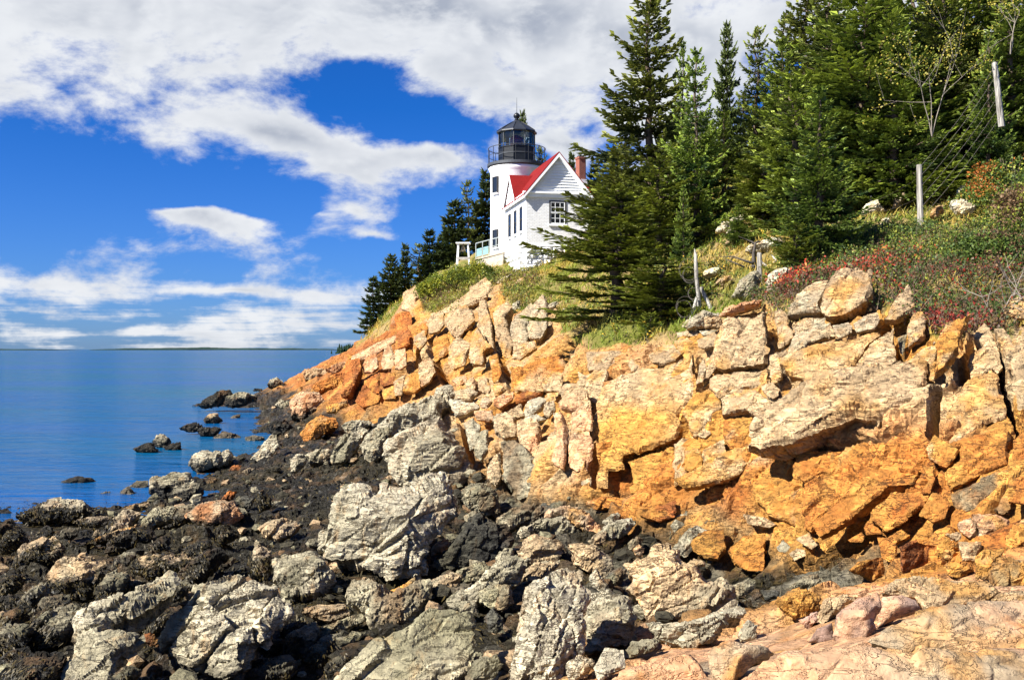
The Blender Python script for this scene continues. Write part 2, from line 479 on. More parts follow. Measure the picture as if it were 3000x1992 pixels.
# ------------------------------------------------------------------ the lie of the land: surveyed spots, interpolated
# (column, row, distance) of ground points; distances follow from the height above the sea
CP = [
 # shore and foreground
 (-500,1992,11.5),(0,1992,11.),(600,1992,10.1),(1100,1992,9.4),(1500,1992,8.2),(2000,1992,5.9),(2600,1992,5.04),(3000,1992,4.75),(3500,1992,4.5),
 (-500,1750,15.6),(0,1750,15.2),(400,1750,15.),(900,1750,13.8),(1400,1750,12.7),(1900,1750,11.9),(2200,1740,12.0),(2500,1765,8.6),(3000,1760,7.5),(3500,1760,7.2),
 (1700,1870,9.8),(2250,1860,8.6),(2400,1800,9.0),
 (2200,1650,14.4),(2380,1710,12.8),(2640,1700,10.2),(3000,1700,8.9),(3500,1700,8.6),
 (-500,1500,25),(0,1490,24.6),(300,1500,23.2),(700,1500,21.7),(1000,1500,20.5),(1300,1500,18.7),(1500,1500,19.2),(1700,1500,18.4),(1900,1520,17.6),(2050,1570,16.2),
 (200,1620,18.6),(700,1620,17.6),(1150,1640,15.6),(1550,1620,15.6),(1850,1640,14.2),
 (300,1350,37.9),(600,1350,34.4),(800,1350,31.2),(1000,1350,28.0),(1100,1300,29.5),
 (1060,1245,39.5),(900,1250,44.5),(750,1250,49.6),(560,1190,69),(800,1150,82),(880,1092,84),
 (930,1075,76),(1000,1045,74),(1060,1012,71),(1100,990,69),(1160,940,65),(1190,870,62),(1240,850,59),
 (950,1120,65),(1030,1100,55),(1100,1130,43.5),(1060,1180,41),(1150,1000,48),(1200,960,50),(1250,880,54),
 (1200,1200,36),(1180,1080,44),
 (1300,1130,38),(1330,1050,40),(1350,950,44),(1400,880,49),(1470,824,60),(1520,808,57.5),(1560,790,57.5),
 (1450,1150,33),(1500,1050,35),(1500,950,39),(1600,900,42),(1600,800,52),(1700,760,57),
 (1560,1120,28.5),(1620,1010,30.5),(1620,960,34),(1700,900,38),
 (1500,1230,27),(1600,1230,25),(1400,1250,29),(1250,1320,27),(1400,1400,22),(1500,1420,20.5),(1600,1400,19.6),(1600,1300,22),
 (1700,1480,18.3),(1750,1380,18.8),(1750,1200,20),(1750,1080,22),(1720,1010,26),
 (1900,1400,17.3),(1900,1200,18.8),(1900,1050,21),(1900,1005,23.5),
 (2050,1500,15.9),(2100,1300,16.6),(2100,1100,18.3),(2100,960,20),
 (2250,1580,14.5),(2300,1400,15),(2300,1200,16),(2300,1050,17.2),(2300,930,18.5),
 (2500,1620,12.9),(2550,1450,13.2),(2550,1250,14.1),(2550,1050,15.5),(2550,900,17.2),
 (2700,1600,11.9),(2750,1400,12.6),(2800,1200,13.5),(2800,1000,15),(2800,950,16.5),
 (3000,1550,11.3),(3000,1400,12),(3000,1200,13),(3000,1000,14.5),(3000,930,16),(3500,1400,11.6),(3500,1000,14),(3500,930,16),
 # hillside
 (1850,960,25),(2050,905,24),(2050,800,28),(2000,700,36),(1900,720,42),(2200,780,26),(2200,650,34),(2200,560,42),(2400,790,22.5),
 (2500,660,28),(2500,560,36),(2700,810,20),(2700,660,25.5),(2700,560,32),(2900,800,19),(3000,700,22),(3000,550,29),(3000,400,37),(3500,700,22),(3500,400,36),
 (2700,450,42),(2300,450,56),(2000,500,62),(1800,600,62),(1600,720,67),(1420,780,68),(1390,790,62),
]
CPW = [P(*c) for c in CP]
# ground out of sight of the photograph: (column, distance, height)
for px, Y, z in [(0,4,1.5),(-700,6,1.0),(1500,3,2.2),(2600,3,2.5),(3600,3,2.6),(800,5,1.3),(1500,5.5,1.7),
                 (1300,80,10.6),(1250,86,8.8),(1090,80,4.6),(1180,86,7.0),(1050,95,3.0),(950,100,0.5),(880,98,-1.2),(1050,125,.5),(1200,125,6),(1400,120,11.5),(1400,200,9),(1150,200,-2),
                 (3000,60,18),(3500,60,19),(3000,120,24),(2400,120,22),(2000,120,19),(1700,110,14.5),(2000,200,20),(3300,200,26),
                 (-600,30,-1),(0,32,-.9),(0,45,-1.6),(-600,100,-4),(0,100,-4),(500,105,-3),(750,110,-2.5),(300,60,-2.),(600,60,-.9),(400,36,-.7),(-600,200,-6),(500,200,-6),(900,200,-5),(880,10.5,.1),(820,11.6,.05),(930,9.6,.2),(200,27,-.35),(420,30,-.25),(560,42,-.4),(700,66,-.2)]:
    CPW.append(np.array([(px - CX) / F * Y, Y, z]))
CPW = np.array(CPW)
_ca = np.stack([CPW[:, 0] / CPW[:, 1], np.log(CPW[:, 1])], 1)
_cc = 0.03
def _phi(a, b):
    d2 = ((a[:, None, :] - b[None, :, :]) ** 2).sum(2)
    return np.sqrt(d2 + _cc * _cc)
_A = np.zeros((len(_ca) + 1, len(_ca) + 1))
_A[:-1, :-1] = _phi(_ca, _ca) - np.eye(len(_ca)) * 0.004
_A[-1, :-1] = 1; _A[:-1, -1] = 1
_w = np.linalg.solve(_A, np.concatenate([CPW[:, 2], [0]]))
def ground(a, b):
    """height for a = X/Y, b = ln Y (flat arrays)"""
    out = np.empty(len(a))
    q = np.stack([a, b], 1)
    for i in range(0, len(a), 40000):
        out[i:i + 40000] = _phi(q[i:i + 40000], _ca) @ _w[:-1] + _w[-1]
    return out
def gz(X, Y):
    return float(ground(np.array([X / Y]), np.array([math.log(Y)]))[0])
_hb = np.linspace(math.log(3.5), math.log(150), 300); _hy = np.exp(_hb)
def hit(px, py):
    """distance at which the line of sight through a photo point meets the ground"""
    z = ground(np.full(len(_hb), (px - CX) / F), _hb)
    ray = CAMZ + (HY - py) / F * _hy
    k = np.nonzero(z >= ray)[0]
    if len(k) == 0: return 60.0
    k = k[0]
    if k == 0: return float(_hy[0])
    d0 = ray[k - 1] - z[k - 1]; d1 = z[k] - ray[k]
    return float(_hy[k - 1] + (_hy[k] - _hy[k - 1]) * d0 / max(d0 + d1, 1e-6))

# edge between bare rock and vegetation
VEG = np.array([(-900,700),(900,960),(980,1000),(1060,1005),(1130,985),(1175,900),(1236,850),(1245,925),(1330,930),(1390,860),(1470,830),(1482,900),(1560,930),(1630,895),(1640,985),(1690,1012),
 (1900,1022),(2010,1005),(2030,950),(2120,945),(2230,905),(2340,930),(2420,880),(2560,870),(2600,930),(2680,960),(2740,1000),(2870,955),(2960,960),(3000,930),(3900,900)], float)

C_ = dict(cream=(.58,.41,.22), gold=(.58,.285,.058), amber=(.50,.195,.036), orange=(.42,.135,.025), rust=(.31,.105,.028), pink=(.80,.44,.225), grey=(.37,.325,.21), olive=(.20,.18,.105),
          white=(.535,.47,.325), dark=(.022,.019,.011), brown=(.17,.10,.045), purple=(.37,.235,.175), tan=(.46,.32,.175), soil=(.16,.12,.05), mauve=(.48,.32,.24), slate=(.10,.095,.075), fawn=(.47,.36,.225))
C_ = {k: np.array(v) * .76 for k, v in C_.items()}
PAL = {'cream': ('cream','tan','gold'), 'gold': ('gold','amber','cream'), 'amber': ('amber','gold','orange'), 'orange': ('orange','rust','gold'), 'pink': ('pink','fawn','gold'), 'grey': ('grey','white','olive'),
       'pale': ('white','grey','fawn'), 'olive': ('olive','grey','brown'), 'tan': ('fawn','cream','grey'), 'weed': ('dark','dark','brown'), 'brown': ('brown','gold','olive'), 'purple': ('purple','mauve','pink'),
       'mix': ('cream','pink','rust'), 'slate': ('slate','olive','brown'), 'honey': ('cream','gold','gold'), 'rosy': ('pink','grey','orange'), 'bleach': ('white','white','cream')}
def paint(p, pal, seed, spread=1.0, rnd=None):
    a, b, c = (C_[k] for k in PAL[pal])
    n1 = fbm(p * (0.9 / spread), seed, 4); n2 = fbm(p * (1.7 / spread) * np.array([1, 1, .45]), seed + 50, 4)
    colr = a + (b - a) * sstep(n1, -.30, .38)[:, None]
    colr = colr + (c - colr) * (sstep(n2, -.02, .50) * .75)[:, None]
    if rnd is not None:
        colr = colr * (0.86 + 0.28 * rnd)[:, None]
    return colr

WEEDPTS = []      # places where seaweed hangs: (points, normals)

JOINTS = [(q[0],) + {'A': (1000, 800, 3.136), 'B': (1700, 950, 3.136), 'C': (2250, 800, 3.136), 'D': (2250, 1250, 3.136), 'M': (1000, 700, 1.96)}[q[0]] + q[1:] for q in [
 ('C', 14, .7, '2080,570 2120,800 2170,960 2230,1250 2330,1520'), ('C', 16, .8, '1880,600 1790,770 1780,900 1640,1100 1550,1180 1540,1560'), ('D', 12, .5, '0,330 400,250 640,200 860,90 960,140 1080,170 1300,60'),
 ('C', 12, .6, '1190,600 1215,940 1040,1030 840,1070'), ('B', 13, .8, '175,840 165,1000 175,1250 185,1540'), ('B', 12, .6, '1765,-20 1800,300 1745,500'), ('B', 9, .4, '440,1270 680,1200 880,1130 970,1080'),
 ('B', 9, .4, '1068,300 1070,700 940,900'), ('A', 10, .9, '835,640 880,850 940,990'), ('A', 10, 1.0, '1490,820 1550,1060 1570,1150'), ('A', 9, .8, '400,820 412,960 405,1180'), ('A', 9, .8, '690,600 705,760 660,960'),
 ('A', 12, .9, '1030,1050 1045,1180 960,1320'), ('M', 14, .8, '715,1110 735,1250 690,1400'), ('M', 14, .8, '900,1180 960,1290 960,1420'), ('D', 26, .8, '930,900 700,1080 480,1280 250,1330'), ('C', 12, .5, '0,1470 200,1310 420,1190 640,1060')]]

def build_terrain():
    na, nb = 640, 700
    a = np.linspace((-420 - CX) / F, (3420 - CX) / F, na)
    # finer steps in the near slope
    b = np.concatenate([np.linspace(math.log(2.6), math.log(9), 150)[:-1], np.linspace(math.log(9), math.log(30), 380)[:-1], np.linspace(math.log(30), math.log(75), 180)[:-1], np.linspace(math.log(75), math.log(230), 53)])
    nb = len(b)
    A, B = np.meshgrid(a, b); Af, Bf = A.ravel(), B.ravel()
    z = ground(Af, Bf); Y = np.exp(Bf); X = Af * Y
    p = np.stack([X, Y, z], 1)
    i = np.arange(nb - 1)[:, None] * na + np.arange(na - 1)[None, :]
    f = np.stack([i, i + 1, i + na + 1, i + na], -1).reshape(-1, 4)
    nrm = vnormals(p, f)
    px = CX + Af * F; py = HY - (z - CAMZ) / Y * F
    wob = fbm(p * .7, 3, 4) * 70
    veg = sstep(np.interp(px, VEG[:, 0], VEG[:, 1]) - py + wob * .35, -6, 8)
    veg = np.where((Y > 72) & (z > 4.5), 1.0, veg)
    shore = sstep(1.15 - z + fbm(p * .5, 9, 3) * .5, -.15, .25) * (1 - veg)
    shore = np.maximum(shore, sstep(1500 - px, 0, 250) * sstep(1.7 - z, 0, .4) * (Y < 38))
    # relief
    kr = np.nonzero(veg < .995)[0]
    def crg(L, am, sd, gr, st, ck):
        a_ = np.zeros(len(p)); b_ = np.full(len(p), .5)
        a_[kr], b_[kr] = craggy(p[kr], nrm[kr], L, am, sd, gr, st, ck)
        return a_, b_
    d1, r1 = crg(1.9, .24, 101, (.62, .25, .74), 1.7, .15)
    d2, r2 = crg(.62, .12, 131, (.70, .2, .62), 2.2, .25)
    d3, r3 = crg(.21, .062, 171, (.75, .2, .55), 2.4, .35)
    rough = fbm(p * 1.2, 21, 5)
    near = np.minimum(sstep(Y, 6, 12), .08 + .92 * np.maximum(sstep(Y, 8.5, 10.5), sstep(1900 - px, 0, 250)))
    d_rock = (d1 * .9 + d2 + d3) * near + rough * .12
    d_soil = rough * .35 + fbm(p * 5, 27, 3) * .05
    d_shore = d2 * .9 + d3 * 1.3 + d1 * .35 + rough * .25 - .10
    d = d_rock * (1 - veg) * (1 - shore) + d_soil * veg + d_shore * shore
    und = sstep(z, -.6, 0)
    # long joints that split the cliff
    for zc, ox, oy, sc_, wdt, dep, pts in JOINTS:
        n_ = [float(q) for q in pts.replace(',', ' ').split()]
        pl = np.array([(ox + n_[i] / sc_, oy + n_[i + 1] / sc_) for i in range(0, len(n_), 2)])
        lo, hi = pl.min(0) - 40, pl.max(0) + 40
        k = np.nonzero((px > lo[0]) & (px < hi[0]) & (py > lo[1]) & (py < hi[1]))[0]
        if len(k) == 0: continue
        pp = np.stack([px[k], py[k]], 1); dd = np.full(len(k), 1e9)
        for a_, b_ in zip(pl[:-1], pl[1:]):
            ab = b_ - a_; t_ = np.clip(((pp - a_) @ ab) / max((ab ** 2).sum(), 1e-9), 0, 1)
            dd = np.minimum(dd, np.linalg.norm(pp - (a_ + t_[:, None] * ab), axis=1))
        d[k] -= dep * (1 - sstep(dd, wdt * .4, wdt))
    p2 = p + nrm * (d * (.3 + .7 * und))[:, None]
    p2[:, 2] = np.where((Y < 22.5) & (p2[:, 2] < .05), .05 + .1 * (p2[:, 2] - .05), p2[:, 2])
    # colour of the ground, with gap shade painted into the shore
    cr = paint(p, 'honey', 7, 1.4, r2); cg = paint(p, 'amber', 8, 1.2, r2); co = paint(p, 'orange', 12, 1.0, r2); cgr = paint(p, 'grey', 10, 1, r3)
    right = np.clip(sstep(fbm(p * .35, 33, 3), -.1, .25) * .5 + sstep(3.3 - z, 0, 1.2) * sstep(px, 1650, 1850), 0, 1)[:, None]
    rk = cr + (cg - cr) * right
    far = (sstep(1240 - px, 0, 110) * sstep(Y, 34, 40))[:, None]
    rk = rk + (co - rk) * far * .85
    low = sstep(1.75 - z + fbm(p * .9, 37, 3) * .9, 0, .7)[:, None]
    br = paint(p, 'brown', 14, 1, r3)
    rk = rk + (br - rk) * low * .8
    pk = paint(p, 'pink', 16, 1.0) * .86; fg = (sstep(px, 1700, 1950) * sstep(10.5 - Y, 0, 1.2))[:, None]; rk = rk + (pk - rk) * fg; shore = shore * (1 - fg[:, 0])
    sand = np.array([.24, .17, .07]); moss = np.array([.12, .125, .025])
    so = sand + (moss - sand) * sstep(fbm(p * .8, 41, 4), -.2, .2)[:, None]
    wd = paint(p, 'weed', 15, .6); wd = wd * (.45 + .6 * r3)[:, None] + np.array([.011, .008, .002]) * sstep(fbm(p * .5, 63, 3), -.15, .2)[:, None]
    stony = (sstep(fbm(p * 1.1, 57, 4), .14, .22) * sstep(px, 1150, 1500))[:, None]
    wd = wd + (cgr * .35 - wd) * np.maximum(stony, 0)  # shore tones lowered: painted shade for the gaps between boulders
    c = rk + (wd - rk) * shore[:, None]
    c = c + (so - c) * veg[:, None]
    wet = shore * (1 - stony[:, 0]) * .8
    c4 = np.concatenate([c, wet[:, None]], 1)
    vf = veg[f].mean(1); sf = shore[f].mean(1)
    zone = np.where(vf > .5, 2, np.where(sf > .5, 1, 0))
    objs = []
    for k, nm in enumerate(('cliff', 'shore', 'hillside')):
        ff = f[zone == k]
        used, inv = np.unique(ff, return_inverse=True)
        o = mk(nm, p2[used], inv.reshape(-1, 4), ROCK if k < 2 else None, cols=c4[used], smooth=(k == 2))
        tag(o, kind='structure'); objs.append(o)
    objs[0]['label'] = 'sunlit cream and orange rock cliff below the lighthouse'
    objs[1]['label'] = 'dark low rocky shore matted with seaweed'
    objs[2]['label'] = 'grassy slope above the cliff under the spruces'
    m, t, b = principled('turf', rough=.95, spec=.1)
    at = t.new('ShaderNodeAttribute', attribute_name='Col')
    geo = t.new('ShaderNodeNewGeometry')
    n = t.noise(geo.outputs['Position'], 7.0, 6, .7)
    t.l.new(t.mix(1.0, at.outputs['Color'], t.mapr(n, .3, .7, .55, 1.35), 'MULTIPLY'), b.inputs['Base Color'])
    bp = t.new('ShaderNodeBump'); bp.inputs['Distance'].default_value = .12; t.l.new(n, bp.inputs['Height']); t.l.new(bp.outputs[0], b.inputs['Normal'])
    objs[2].data.materials.append(m)
    n2 = vnormals(p2, f)
    wm = (shore > .6) & (stony[:, 0] < .4) & (z > -.25) & (Y > 7) & (Y < 75)
    WEEDPTS.append((p2[wm], n2[wm]))
    return objs, dict(p=p2, n=n2, veg=veg, px=px, py=py, Y=Y, shore=shore, z=z)
(CLIFF, SHORE, HILL), T = build_terrain()

# ------------------------------------------------------------------ sea
def build_sea():
    m, t, b = principled('sea_water', (.004, .045, .13), .12, .10)
    geo = t.new('ShaderNodeNewGeometry'); p = geo.outputs['Position']
    sp = t.new('ShaderNodeSeparateXYZ'); t.l.new(p, sp.inputs[0])
    n_dep = t.noise(t.scalevec(p, (.010, .02, 0)), 1.0, 4, .6, .3)
    n_pat = t.noise(t.scalevec(p, (.035, .10, 0)), 1.0, 5, .6, .4)
    c = t.mix(t.mapr(n_dep, .35, .65, 0, 1, True), (.0005, .052, .185, 1), (.001, .064, .120, 1))
    t.l.new(c, b.inputs['Base Color'])
    t.l.new(t.mapr(n_pat, .35, .7, .08, .30), b.inputs['Roughness'])
    b.inputs['IOR'].default_value = 1.33
    w1 = t.noise(t.scalevec(p, (.55, 1.5, 0)), 1.0, 5, .6, .4)
    w2 = t.noise(t.scalevec(p, (2.2, 6.0, 0)), 1.0, 4, .6, .3)
    w3 = t.noise(t.scalevec(p, (.06, .22, 0)), 1.0, 4, .6, .2)
    h = t.math('ADD', t.math('ADD', t.math('MULTIPLY', w1, .22), t.math('MULTIPLY', w2, .05)), t.math('MULTIPLY', w3, 1.2))
    bp = t.new('ShaderNodeBump'); bp.inputs['Strength'].default_value = .85; bp.inputs['Distance'].default_value = 1.0
    t.l.new(h, bp.inputs['Height']); t.l.new(bp.outputs[0], b.inputs['Normal'])
    df = t.new('ShaderNodeBsdfDiffuse'); t.l.new(c, df.inputs[0]); t.l.new(bp.outputs[0], df.inputs['Normal'])
    gl = t.new('ShaderNodeBsdfGlossy'); gl.inputs['Roughness'].default_value = .07; t.l.new(bp.outputs[0], gl.inputs['Normal'])
    fr = t.new('ShaderNodeFresnel'); fr.inputs[0].default_value = 1.33; t.l.new(bp.outputs[0], fr.inputs['Normal'])
    mx = t.new('ShaderNodeMixShader'); t.l.new(t.math('MINIMUM', t.math('MULTIPLY', fr.outputs[0], .9), .46), mx.inputs[0])
    t.l.new(df.outputs[0], mx.inputs[1]); t.l.new(gl.outputs[0], mx.inputs[2])
    om = [n_ for n_ in t.n if n_.type == 'OUTPUT_MATERIAL'][0]; t.l.new(mx.outputs[0], om.inputs[0])
    S = 30000
    o = mk('sea', [(-S, -400, 0), (S, -400, 0), (S, S, 0), (-S, S, 0)], [(0, 1, 2, 3)], m, smooth=False)
    tag(o, 'calm deep blue sea reaching the horizon', kind='structure')
build_sea()

def far_land():
    m = noisy('far_forest', (.018, .035, .03), .95, .05, .35, .01, coord='Object')
    rng = np.random.default_rng(5)
    for k, (x0, x1, Y, h, lab) in enumerate([(-900, 130, 5200, 11, 'thin dark island on the horizon at far left'), (265, 560, 6000, 13, 'low dark wooded island on the horizon, second from the left'),
                                     (500, 980, 7200, 15, 'long low dark coastline on the horizon left of the wooded point'), (440, 700, 9800, 28, 'faint farther hill on the horizon behind the low islands')]):
        n = 160
        xs = np.linspace((x0 - CX) / F * Y, (x1 - CX) / F * Y, n)
        q = np.linspace(0, 1, n)
        top = h * np.clip(np.sin(np.pi * q), 0, 1) ** .35 * (.75 + .35 * fbm(np.stack([q * 14 + k * 9, q * 0, q * 0], 1), 60 + k, 4))
        top = np.maximum(top, .2) + rng.random(n) * 1.2
        v = []
        for s_, (dy, kz) in enumerate(((-60, 0.0), (0, 1.0), (260, 1.05), (600, 0.0))):
            v += [(x, Y + dy, -1 + z_ * kz + (1 if kz else 0)) for x, z_ in zip(xs, top)]
        i = np.arange(3)[:, None] * n + np.arange(n - 1)[None, :]
        f = np.stack([i, i + 1, i + n + 1, i + n], -1).reshape(-1, 4)
        o = mk('island', np.array(v), f, m, smooth=False); tag(o, lab, kind='structure')
    # wooded point: ground and a mass of distant spruces
    Y = 700
    n = 80; q = np.linspace(0, 1, n)
    xs = np.linspace((955 - CX) / F * Y, (1180 - CX) / F * Y, n)
    top = 2.4 * np.minimum(1, q * 6) * (.8 + .3 * fbm(np.stack([q * 9, q * 0, q * 0], 1), 71, 3))
    v = []
    for dy, kz in ((-6, 0.), (0, .5), (40, 1.), (160, 1.), (220, 0.)):
        v += [(x, Y + dy, -.5 + z_ * kz) for x, z_ in zip(xs, top)]
    i = np.arange(4)[:, None] * n + np.arange(n - 1)[None, :]
    f = np.stack([i, i + 1, i + n + 1, i + n], -1).reshape(-1, 4)
    o = mk('wooded_point', np.array(v), f, noisy('far_shore_rock', (.12, .10, .08), .9, .1), smooth=True); tag(o, 'low rocky point across the water under distant spruces', kind='structure')
    vs_, fs = [], []
    for _ in range(420):
        qx = rng.random() ** 1.1
        x = xs[0] + 2 + (xs[-1] - xs[0]) * qx; yy = Y + 4 + rng.random() * 120
        hh = (5.2 + rng.random() * 3.0 + 2.2 * qx) * min(1, .45 + qx * 8); rr = hh * .22
        zb = .4
        b0 = len(vs_)
        nn = 6
        for lev, (kz, kr) in enumerate(((.12, 1), (.45, .62), (.42, .8), (.75, .3), (.72, .48))):
            for j in range(nn):
                a_ = 2 * math.pi * (j + .5 * lev) / nn + rng.random() * .5
                vs_.append((x + math.cos(a_) * rr * kr * (.7 + .5 * rng.random()), yy + math.sin(a_) * rr * kr, zb + hh * kz))
        vs_.append((x, yy, zb + hh))
        for l in range(4):
            for j in range(nn):
                j2 = (j + 1) % nn
                fs.append((b0 + l * nn + j, b0 + l * nn + j2, b0 + (l + 1) * nn + j2, b0 + (l + 1) * nn + j))
        for j in range(nn):
            fs.append((b0 + 4 * nn + j, b0 + 4 * nn + (j + 1) % nn, b0 + 5 * nn))
    o = mk('distant_wood', np.array(vs_), fs, noisy('distant_spruce', (.016, .03, .015), .95, .05, .4, .3), smooth=False)
    tag(o, 'dark mass of distant spruces on the low point across the water', 'wood', kind='stuff')
far_land()
# ------------------------------------------------------------------ rocks from their outlines
ZO = {'A': (1000, 800, 3.136), 'B': (1700, 950, 3.136), 'C': (2250, 800, 3.136), 'D': (2250, 1250, 3.136), 'E': (0, 1350, 2.443), 'F': (350, 1050, 3.136),
      'G': (750, 1400, 2.648), 'H': (1450, 1450, 2.8925), 'K': (1900, 1000, 1.581), 'M': (1000, 700, 1.96), 'S': (1900, 500, 2.147), 'P': (0, 0, 1.0)}
def ink(z, s):
    ox, oy, k = ZO[z]
    n = [float(q) for q in s.replace(',', ' ').split()]
    return np.array([(ox + n[i] / k, oy + n[i + 1] / k) for i in range(0, len(n), 2)])

def resample(poly, step, jit, rng):
    out = []
    n = len(poly)
    for i in range(n):
        a, b = poly[i], poly[(i + 1) % n]
        L = np.linalg.norm(b - a); k = max(1, int(round(L / step)))
        nrm = np.array([-(b - a)[1], (b - a)[0]]) / max(L, 1e-6)
        w = 0.0
        for j in range(k):
            t_ = j / k
            w = w * .72 + rng.normal() * .45
            env = min(1.0, 4 * min(t_, 1 - t_) + .15)
            out.append(a + (b - a) * t_ + nrm * w * jit * env)
    return np.array(out)

def inside(pts, poly):
    x, y = pts[:, 0], pts[:, 1]; r = np.zeros(len(pts), bool)
    n = len(poly)
    for i in range(n):
        x1, y1 = poly[i]; x2, y2 = poly[(i + 1) % n]
        c = (y1 > y) != (y2 > y)
        with np.errstate(divide='ignore', invalid='ignore'):
            xi = (x2 - x1) * (y - y1) / (y2 - y1 if y2 != y1 else 1e-9) + x1
        r ^= c & (x < xi)
    return r

def edge_dist(pts, poly):
    d = np.full(len(pts), 1e9)
    n = len(poly)
    for i in range(n):
        a, b = poly[i], poly[(i + 1) % n]
        ab = b - a; L2 = max((ab ** 2).sum(), 1e-9)
        t_ = np.clip(((pts - a) @ ab) / L2, 0, 1)
        q = pts - (a + t_[:, None] * ab)
        d = np.minimum(d, (q ** 2).sum(1))
    return np.sqrt(d)

OUTLINES = []
def rock(name, outline, pal, parent=None, Y=None, lean=28.0, yaw=0.0, bulge=.30, nf=9, steep=1.7, thick=.9, out=0.0, grain=40.0, stretch=3.0, rough=1.0, crack=.7, smooth=False,
         weed=-1.0, seed=1, step=None, fit=False, L1=.36, jit=.014, spread=1.0, tint=1.0, gy=.25, light=1.0, worn=False):
    rng = np.random.default_rng(seed * 7 + 11)
    poly0 = outline
    OUTLINES.append(outline)
    area = .5 * abs(np.dot(poly0[:, 0], np.roll(poly0[:, 1], 1)) - np.dot(poly0[:, 1], np.roll(poly0[:, 0], 1)))
    spx = math.sqrt(area)
    if step is None:
        step = float(np.clip(spx / 30, 3.0, 5.0))
    poly = resample(poly0, step, spx * jit, rng)
    mn, mx = poly.min(0), poly.max(0)
    # interior lattice
    hx = np.arange(mn[0], mx[0], step); hy = np.arange(mn[1], mx[1], step * .87)
    gx, gy_ = np.meshgrid(hx, hy); gx = gx + (np.arange(len(hy)) % 2)[:, None] * step * .5
    pts = np.stack([gx.ravel(), gy_.ravel()], 1) + rng.normal(size=(gx.size, 2)) * step * .12
    pts = pts[inside(pts, poly)]
    pts = pts[edge_dist(pts, poly) > step * .45] if len(pts) else pts
    nb = len(poly)
    allp = np.concatenate([poly, pts])
    cxy = allp.mean(0)
    vv = [Vector((float(q[0] - cxy[0]), float(cxy[1] - q[1]))) for q in allp]
    res = geometry.delaunay_2d_cdt(vv, [(i, (i + 1) % nb) for i in range(nb)], [], 1, 1e-4)
    v2 = np.array([(q[0], q[1]) for q in res[0]]); tri = np.array([t_ for t_ in res[2] if len(t_) == 3], dtype=np.int64)
    p2 = np.stack([v2[:, 0] + cxy[0], cxy[1] - v2[:, 1]], 1)
    # where the plane of the face lies
    cc = poly0.mean(0); bot = mx[1]
    if fit:
        smp = np.concatenate([poly0 * .85 + cc * .15, [cc]])
        w3 = np.array([P(q[0], q[1], hit(q[0], q[1])) for q in smp])
        Aq = np.stack([w3[:, 0], w3[:, 2], np.ones(len(w3))], 1)
        Ym = np.median(w3[:, 1]); keep = np.abs(w3[:, 1] - Ym) < .35 * Ym
        co = np.linalg.lstsq(Aq[keep], w3[keep, 1], rcond=None)[0] if keep.sum() > 3 else np.array([0, .6, Ym])
        sl = float(np.clip(co[1], .15, 1.25)); sx = float(np.clip(co[0], -.7, .7))
        n = np.array([sx, -1.0, sl]); n /= np.linalg.norm(n)
        p0 = w3[keep].mean(0) if keep.any() else w3.mean(0)
    else:
        if Y is None: Y = hit(cc[0], bot - .06 * (mx[1] - mn[1]))
        l_, y_ = R(lean), R(yaw)
        n = np.array([math.sin(y_) * math.cos(l_), -math.cos(y_) * math.cos(l_), math.sin(l_)])
        p0 = P(cc[0], bot, Y)
    n0 = n.copy()
    O = np.array([0, 0, CAMZ])
    ray = np.stack([(p2[:, 0] - CX) / F, np.ones(len(p2)), (HY - p2[:, 1]) / F], 1)
    t_ = ((p0 - O) @ n) / (ray @ n)
    v = O + ray * t_[:, None]
    mpp = np.median(t_) / F
    size = spx * mpp
    # face relief: a dome cut by tangent planes
    ev = edge_dist(p2, poly) * mpp; ev[:nb] = 0
    hw = (mx - mn) * .5; qn = (p2 - (mn + mx) * .5) / hw
    Bh = bulge * size
    h = np.full(len(p2), 1e9)
    for k in range(nf):
        a_ = rng.random() * 2 * math.pi + k * 2.4; r_ = .95 * math.sqrt((k + .4) / nf)
        xi, yi = math.cos(a_) * r_, math.sin(a_) * r_
        h = np.minimum(h, Bh * (1 + xi * xi + yi * yi - 2 * qn[:, 0] * xi - 2 * qn[:, 1] * yi) * (.86 + .28 * rng.random()))
    if smooth:
        h = Bh * np.clip(1.25 - (qn ** 2).sum(1), 0, 2)
    he = steep * ev
    k_ = .12 * Bh + 1e-6
    hm = np.clip(.5 + .5 * (he - h) / k_, 0, 1)
    h = np.maximum(he * (1 - hm) + h * hm - k_ * hm * (1 - hm), 0)
    v = v + n0 * (h + out)[:, None]
    # sides and back
    T_ = thick * size
    cen = v[:nb].mean(0)
    back = np.array([(cc[0] - CX) / F, 1, 0]); back /= np.linalg.norm(back)
    back = back * .9 - n0 * .5 + np.array([0, 0, -.22]); back /= np.linalg.norm(back)
    rows = [(.2, .975), (.48, .95), (.75, .86), (.93, .6), (1.0, .25)]
    rings = [v[:nb]]
    for dk, sk in rows:
        rings.append(cen + (v[:nb] - cen) * sk + back * (T_ * dk))
    V = np.concatenate([v] + rings[1:] + [cen[None] + back * T_])
    ids = [np.arange(nb)] + [len(v) + k * nb + np.arange(nb) for k in range(len(rows))]
    last = len(V) - 1
    fs = []
    fn = np.cross(v[tri[:, 1]] - v[tri[:, 0]], v[tri[:, 2]] - v[tri[:, 0]]).sum(0)
    if fn @ n0 < 0: tri = tri[:, ::-1]
    fs.append(tri)
    for a_, b_ in zip(ids[:-1], ids[1:]):
        a2, b2 = np.roll(a_, -1), np.roll(b_, -1)
        fs.append(np.stack([a_, b_, a2], 1)); fs.append(np.stack([a2, b_, b2], 1))
    a_ = ids[-1]; fs.append(np.stack([a_, np.full(nb, last), np.roll(a_, -1)], 1))
    Fc = np.concatenate(fs)
    # orient the sides like the face
    nn = vnormals(V, Fc)
    side = nn[ids[2]]; outw = V[ids[2]] - V[ids[2]].mean(0)
